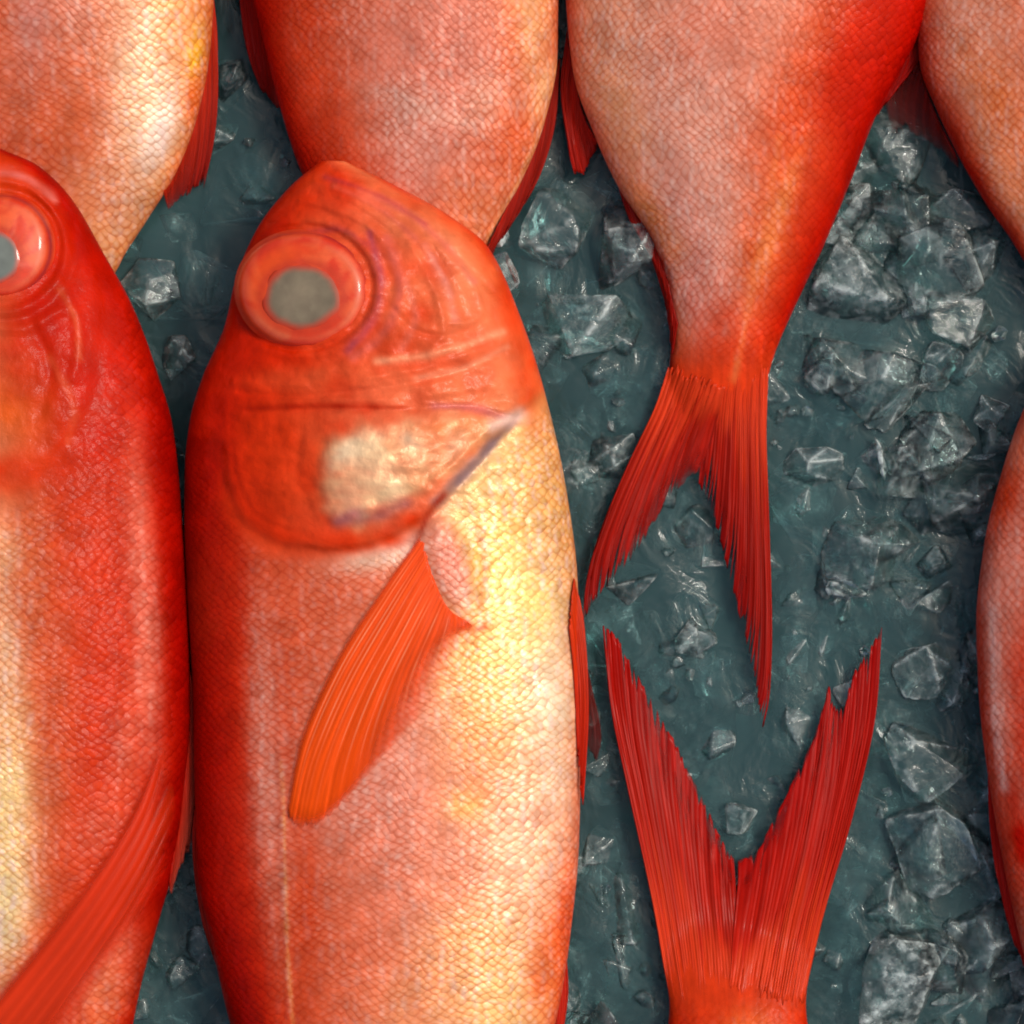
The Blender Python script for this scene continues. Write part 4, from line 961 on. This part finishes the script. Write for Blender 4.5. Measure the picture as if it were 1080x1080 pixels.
def edge_attr(o, e):
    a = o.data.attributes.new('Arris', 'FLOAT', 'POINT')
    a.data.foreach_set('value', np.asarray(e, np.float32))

def chunk(name, label, u, v, ru, rv, rot, z, rz, mat, seed, group='ice chunks lying between the fish', tilt=(0, 0)):
    V, F, E = hull_mesh(seed, n=13, cuts=4)
    V = V / np.abs(V[:, :2]).max(0).mean() * np.array([ru, rv, rz]) * S
    o = mesh_obj(name, V, F, mat, smooth=True)
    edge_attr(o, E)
    o.location = W(u, v, z, kz(z)).tolist()
    o.rotation_euler = (math.radians(tilt[0]), math.radians(tilt[1]), math.radians(-rot))
    tag(o, label, 'ice', group)
    return o

CH = [
 ('large white frosted ice lump right of the narrow tail end of the forked tailed fish', 915, 312, 58, 64, 20, 0, 34, 'F'),
 ('smooth grey ice slab beside the fish in the top right corner', 1010, 222, 42, 24, 12, 6, 20, 'M'),
 ('clear square ice block with a bright right edge below the smooth grey slab', 1006, 338, 48, 33, 4, 2, 26, 'C'),
 ('milky ice wedge hanging under the large white frosted lump', 895, 388, 36, 34, 0, -6, 24, 'M'),
 ('small whitish ice piece under the clear square block', 992, 388, 22, 28, 10, 0, 18, 'M'),
 ('tilted clear ice piece with a bright rounded end, left of the whitish piece', 948, 424, 42, 20, -35, 4, 18, 'M'),
 ('round grey ice lump with a bright shard lying against its left side', 982, 470, 36, 40, 0, 0, 28, 'C'),
 ('thin bright white ice shard standing by the round grey lump', 930, 483, 5, 24, -14, 16, 6, 'W'),
 ('pale pointed ice wedge touching the right lobe of the centre tail', 852, 496, 44, 26, -8, -2, 20, 'M'),
 ('flat milky ice lump near the fish at the right edge', 988, 545, 36, 26, 8, -2, 18, 'M'),
 ('bright edged ice cube with glinting lower rim, right of the centre tail', 908, 586, 42, 52, 24, 4, 30, 'C'),
 ('small white ice bar painted as the glint at the lower rim of the bright edged cube', 893, 622, 24, 9, 6, 16, 10, 'W'),  # white bar added in place of the highlight along the cube's base
 ('dull flat ice piece right of the raised tail tip', 974, 704, 32, 40, 15, -4, 18, 'M'),
 ('dull flat ice piece close to the fish at the right edge', 1002, 722, 26, 30, -10, -4, 16, 'C'),
 ('broad round ice disc with a pale rim, right of the raised tail', 974, 802, 48, 46, 0, 0, 24, 'C'),
 ('curved pale rimmed ice lump below the broad round disc', 985, 892, 42, 52, -20, 0, 26, 'C'),
 ('large white frosted ice lump at the bottom edge right of the raised tail', 938, 1042, 62, 58, 10, 0, 34, 'F'),
 ('grey mauve ice lump at the bottom right corner', 1042, 1012, 36, 62, 0, 2, 28, 'M'),
 ('small rounded ice piece against the back of the forked tailed fish', 905, 222, 24, 20, 0, 2, 16, 'M'),
 ('small sparkling frosted ice crumb in the fork of the raised tail', 776, 862, 22, 18, 0, 4, 14, 'F'),
 ('clear ice block with a pale squiggle of frost under the top centre fish', 582, 236, 40, 48, 15, -2, 26, 'C'),
 ('dark clear ice cube left of the narrow tail end', 615, 338, 52, 40, -14, -6, 28, 'C'),
 ('pinkish frosted ice crumb pile beside the left lobe of the centre tail', 645, 482, 26, 32, 20, 0, 18, 'M'),
 ('dark oval ice lump between the left fish and the eye of the middle fish', 160, 302, 32, 36, -20, -4, 24, 'C'),
 ('frosted ice crumb wedged in the gap between the two head up fish', 188, 378, 18, 26, 0, 2, 16, 'F'),
 ('clear ice piece in the dark gap near the top left fish', 232, 160, 24, 30, 10, -6, 20, 'C'),
 ('milky ice piece touching the snout of the middle fish', 268, 212, 26, 18, -30, -2, 16, 'M'),
 ('faint clear ice piece right of the belly of the middle fish, low in the frame', 655, 960, 30, 40, 10, -6, 20, 'C'),
 ('small milky ice piece in the gap at the bottom left', 188, 1030, 20, 28, 10, -6, 16, 'M'),
 ('dark clear ice piece between the top centre fish and the frost squiggle block', 660, 270, 22, 34, 0, -4, 20, 'C'),
 ('small clear ice piece right of the tilted piece, near the right edge fish', 1042, 438, 22, 22, 0, -2, 16, 'C'),
 ('small frosty crumb pressed against the right side of the middle fish head', 534, 288, 12, 22, -24, 20, 10, 'F'),
 ('tiny white ice crumb under the anal fin of the top centre fish', 528, 250, 9, 11, 10, 14, 8, 'W'),
 ('thin pale ice splinter beside the fish at the right edge', 1036, 482, 17, 3, -6, 10, 4, 'W'),
]
MATS = {'W': M_ICE_WHITE, 'F': M_ICE_FROST, 'M': M_ICE_MILKY, 'C': M_ICE_CLEAR}
for i, (lb, u, v, ru, rv, rot, z, rz, mk) in enumerate(CH):
    chunk('ice_chunk', lb, u, v, ru, rv, rot, z - 6, rz, MATS[mk], 40 + i, tilt=(rng.uniform(-12, 12), rng.uniform(-12, 12)))

# crushed ice bed: uncountable bits under and between everything
hulls = [hull_mesh(200 + i, n=11, cuts=1, bev=0.06) for i in range(12)]
VV, FF, EE, off = [], [], [], 0
TAILS = [[(700, 380), (600, 660), (630, 670), (735, 520), (790, 780), (825, 780), (825, 390)], [(690, 1080), (625, 650), (650, 650), (775, 890), (925, 650), (945, 660), (865, 1080)]]
def add_bits(n, lo, hi, zlo, zhi, ulo=-500, uhi=1580, vlo=-500, vhi=1580):
    global off
    for i in range(n):
        V, F, E = hulls[rng.integers(len(hulls))]
        cu, cv, cz = rng.uniform(ulo, uhi), rng.uniform(vlo, vhi), rng.uniform(zlo, zhi)
        if cu < 300 and -60 < cv < 460 and rng.random() < 0.6: continue
        r = lo + (hi - lo) * rng.random() ** 2
        sc3 = r * (0.6 + 0.7 * rng.random(3))
        q = rng.normal(size=4); q /= np.linalg.norm(q); w, x, y, z = q
        R = np.array([[1 - 2 * (y*y + z*z), 2 * (x*y - z*w), 2 * (x*z + y*w)], [2 * (x*y + z*w), 1 - 2 * (x*x + z*z), 2 * (y*z - x*w)], [2 * (x*z - y*w), 2 * (y*z + x*w), 1 - 2 * (x*x + y*y)]])
        P = (V * sc3) @ R.T * S
        if cz + r * 0.9 > 4 and any(sdf(np.array([cu]), np.array([cv]), t)[0] > -r * 1.1 for t in TAILS): cz = 2 - r
        P = P + W(cu, cv, cz)
        VV.append(P); FF.append(F + off); EE.append(E); off += len(V)
add_bits(1300, 26, 60, -80, -30)
add_bits(1100, 18, 52, -36, -10)
add_bits(170, 24, 62, -26, -8, 600, 1100, 170, 1120)
add_bits(900, 3, 11, -10, 2)
o = mesh_obj('crushed_ice', np.vstack(VV), np.vstack(FF), M_ICE_BED)
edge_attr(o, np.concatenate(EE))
tag(o, 'bed of wet crushed ice under and between the fish', 'ice', kind='stuff')
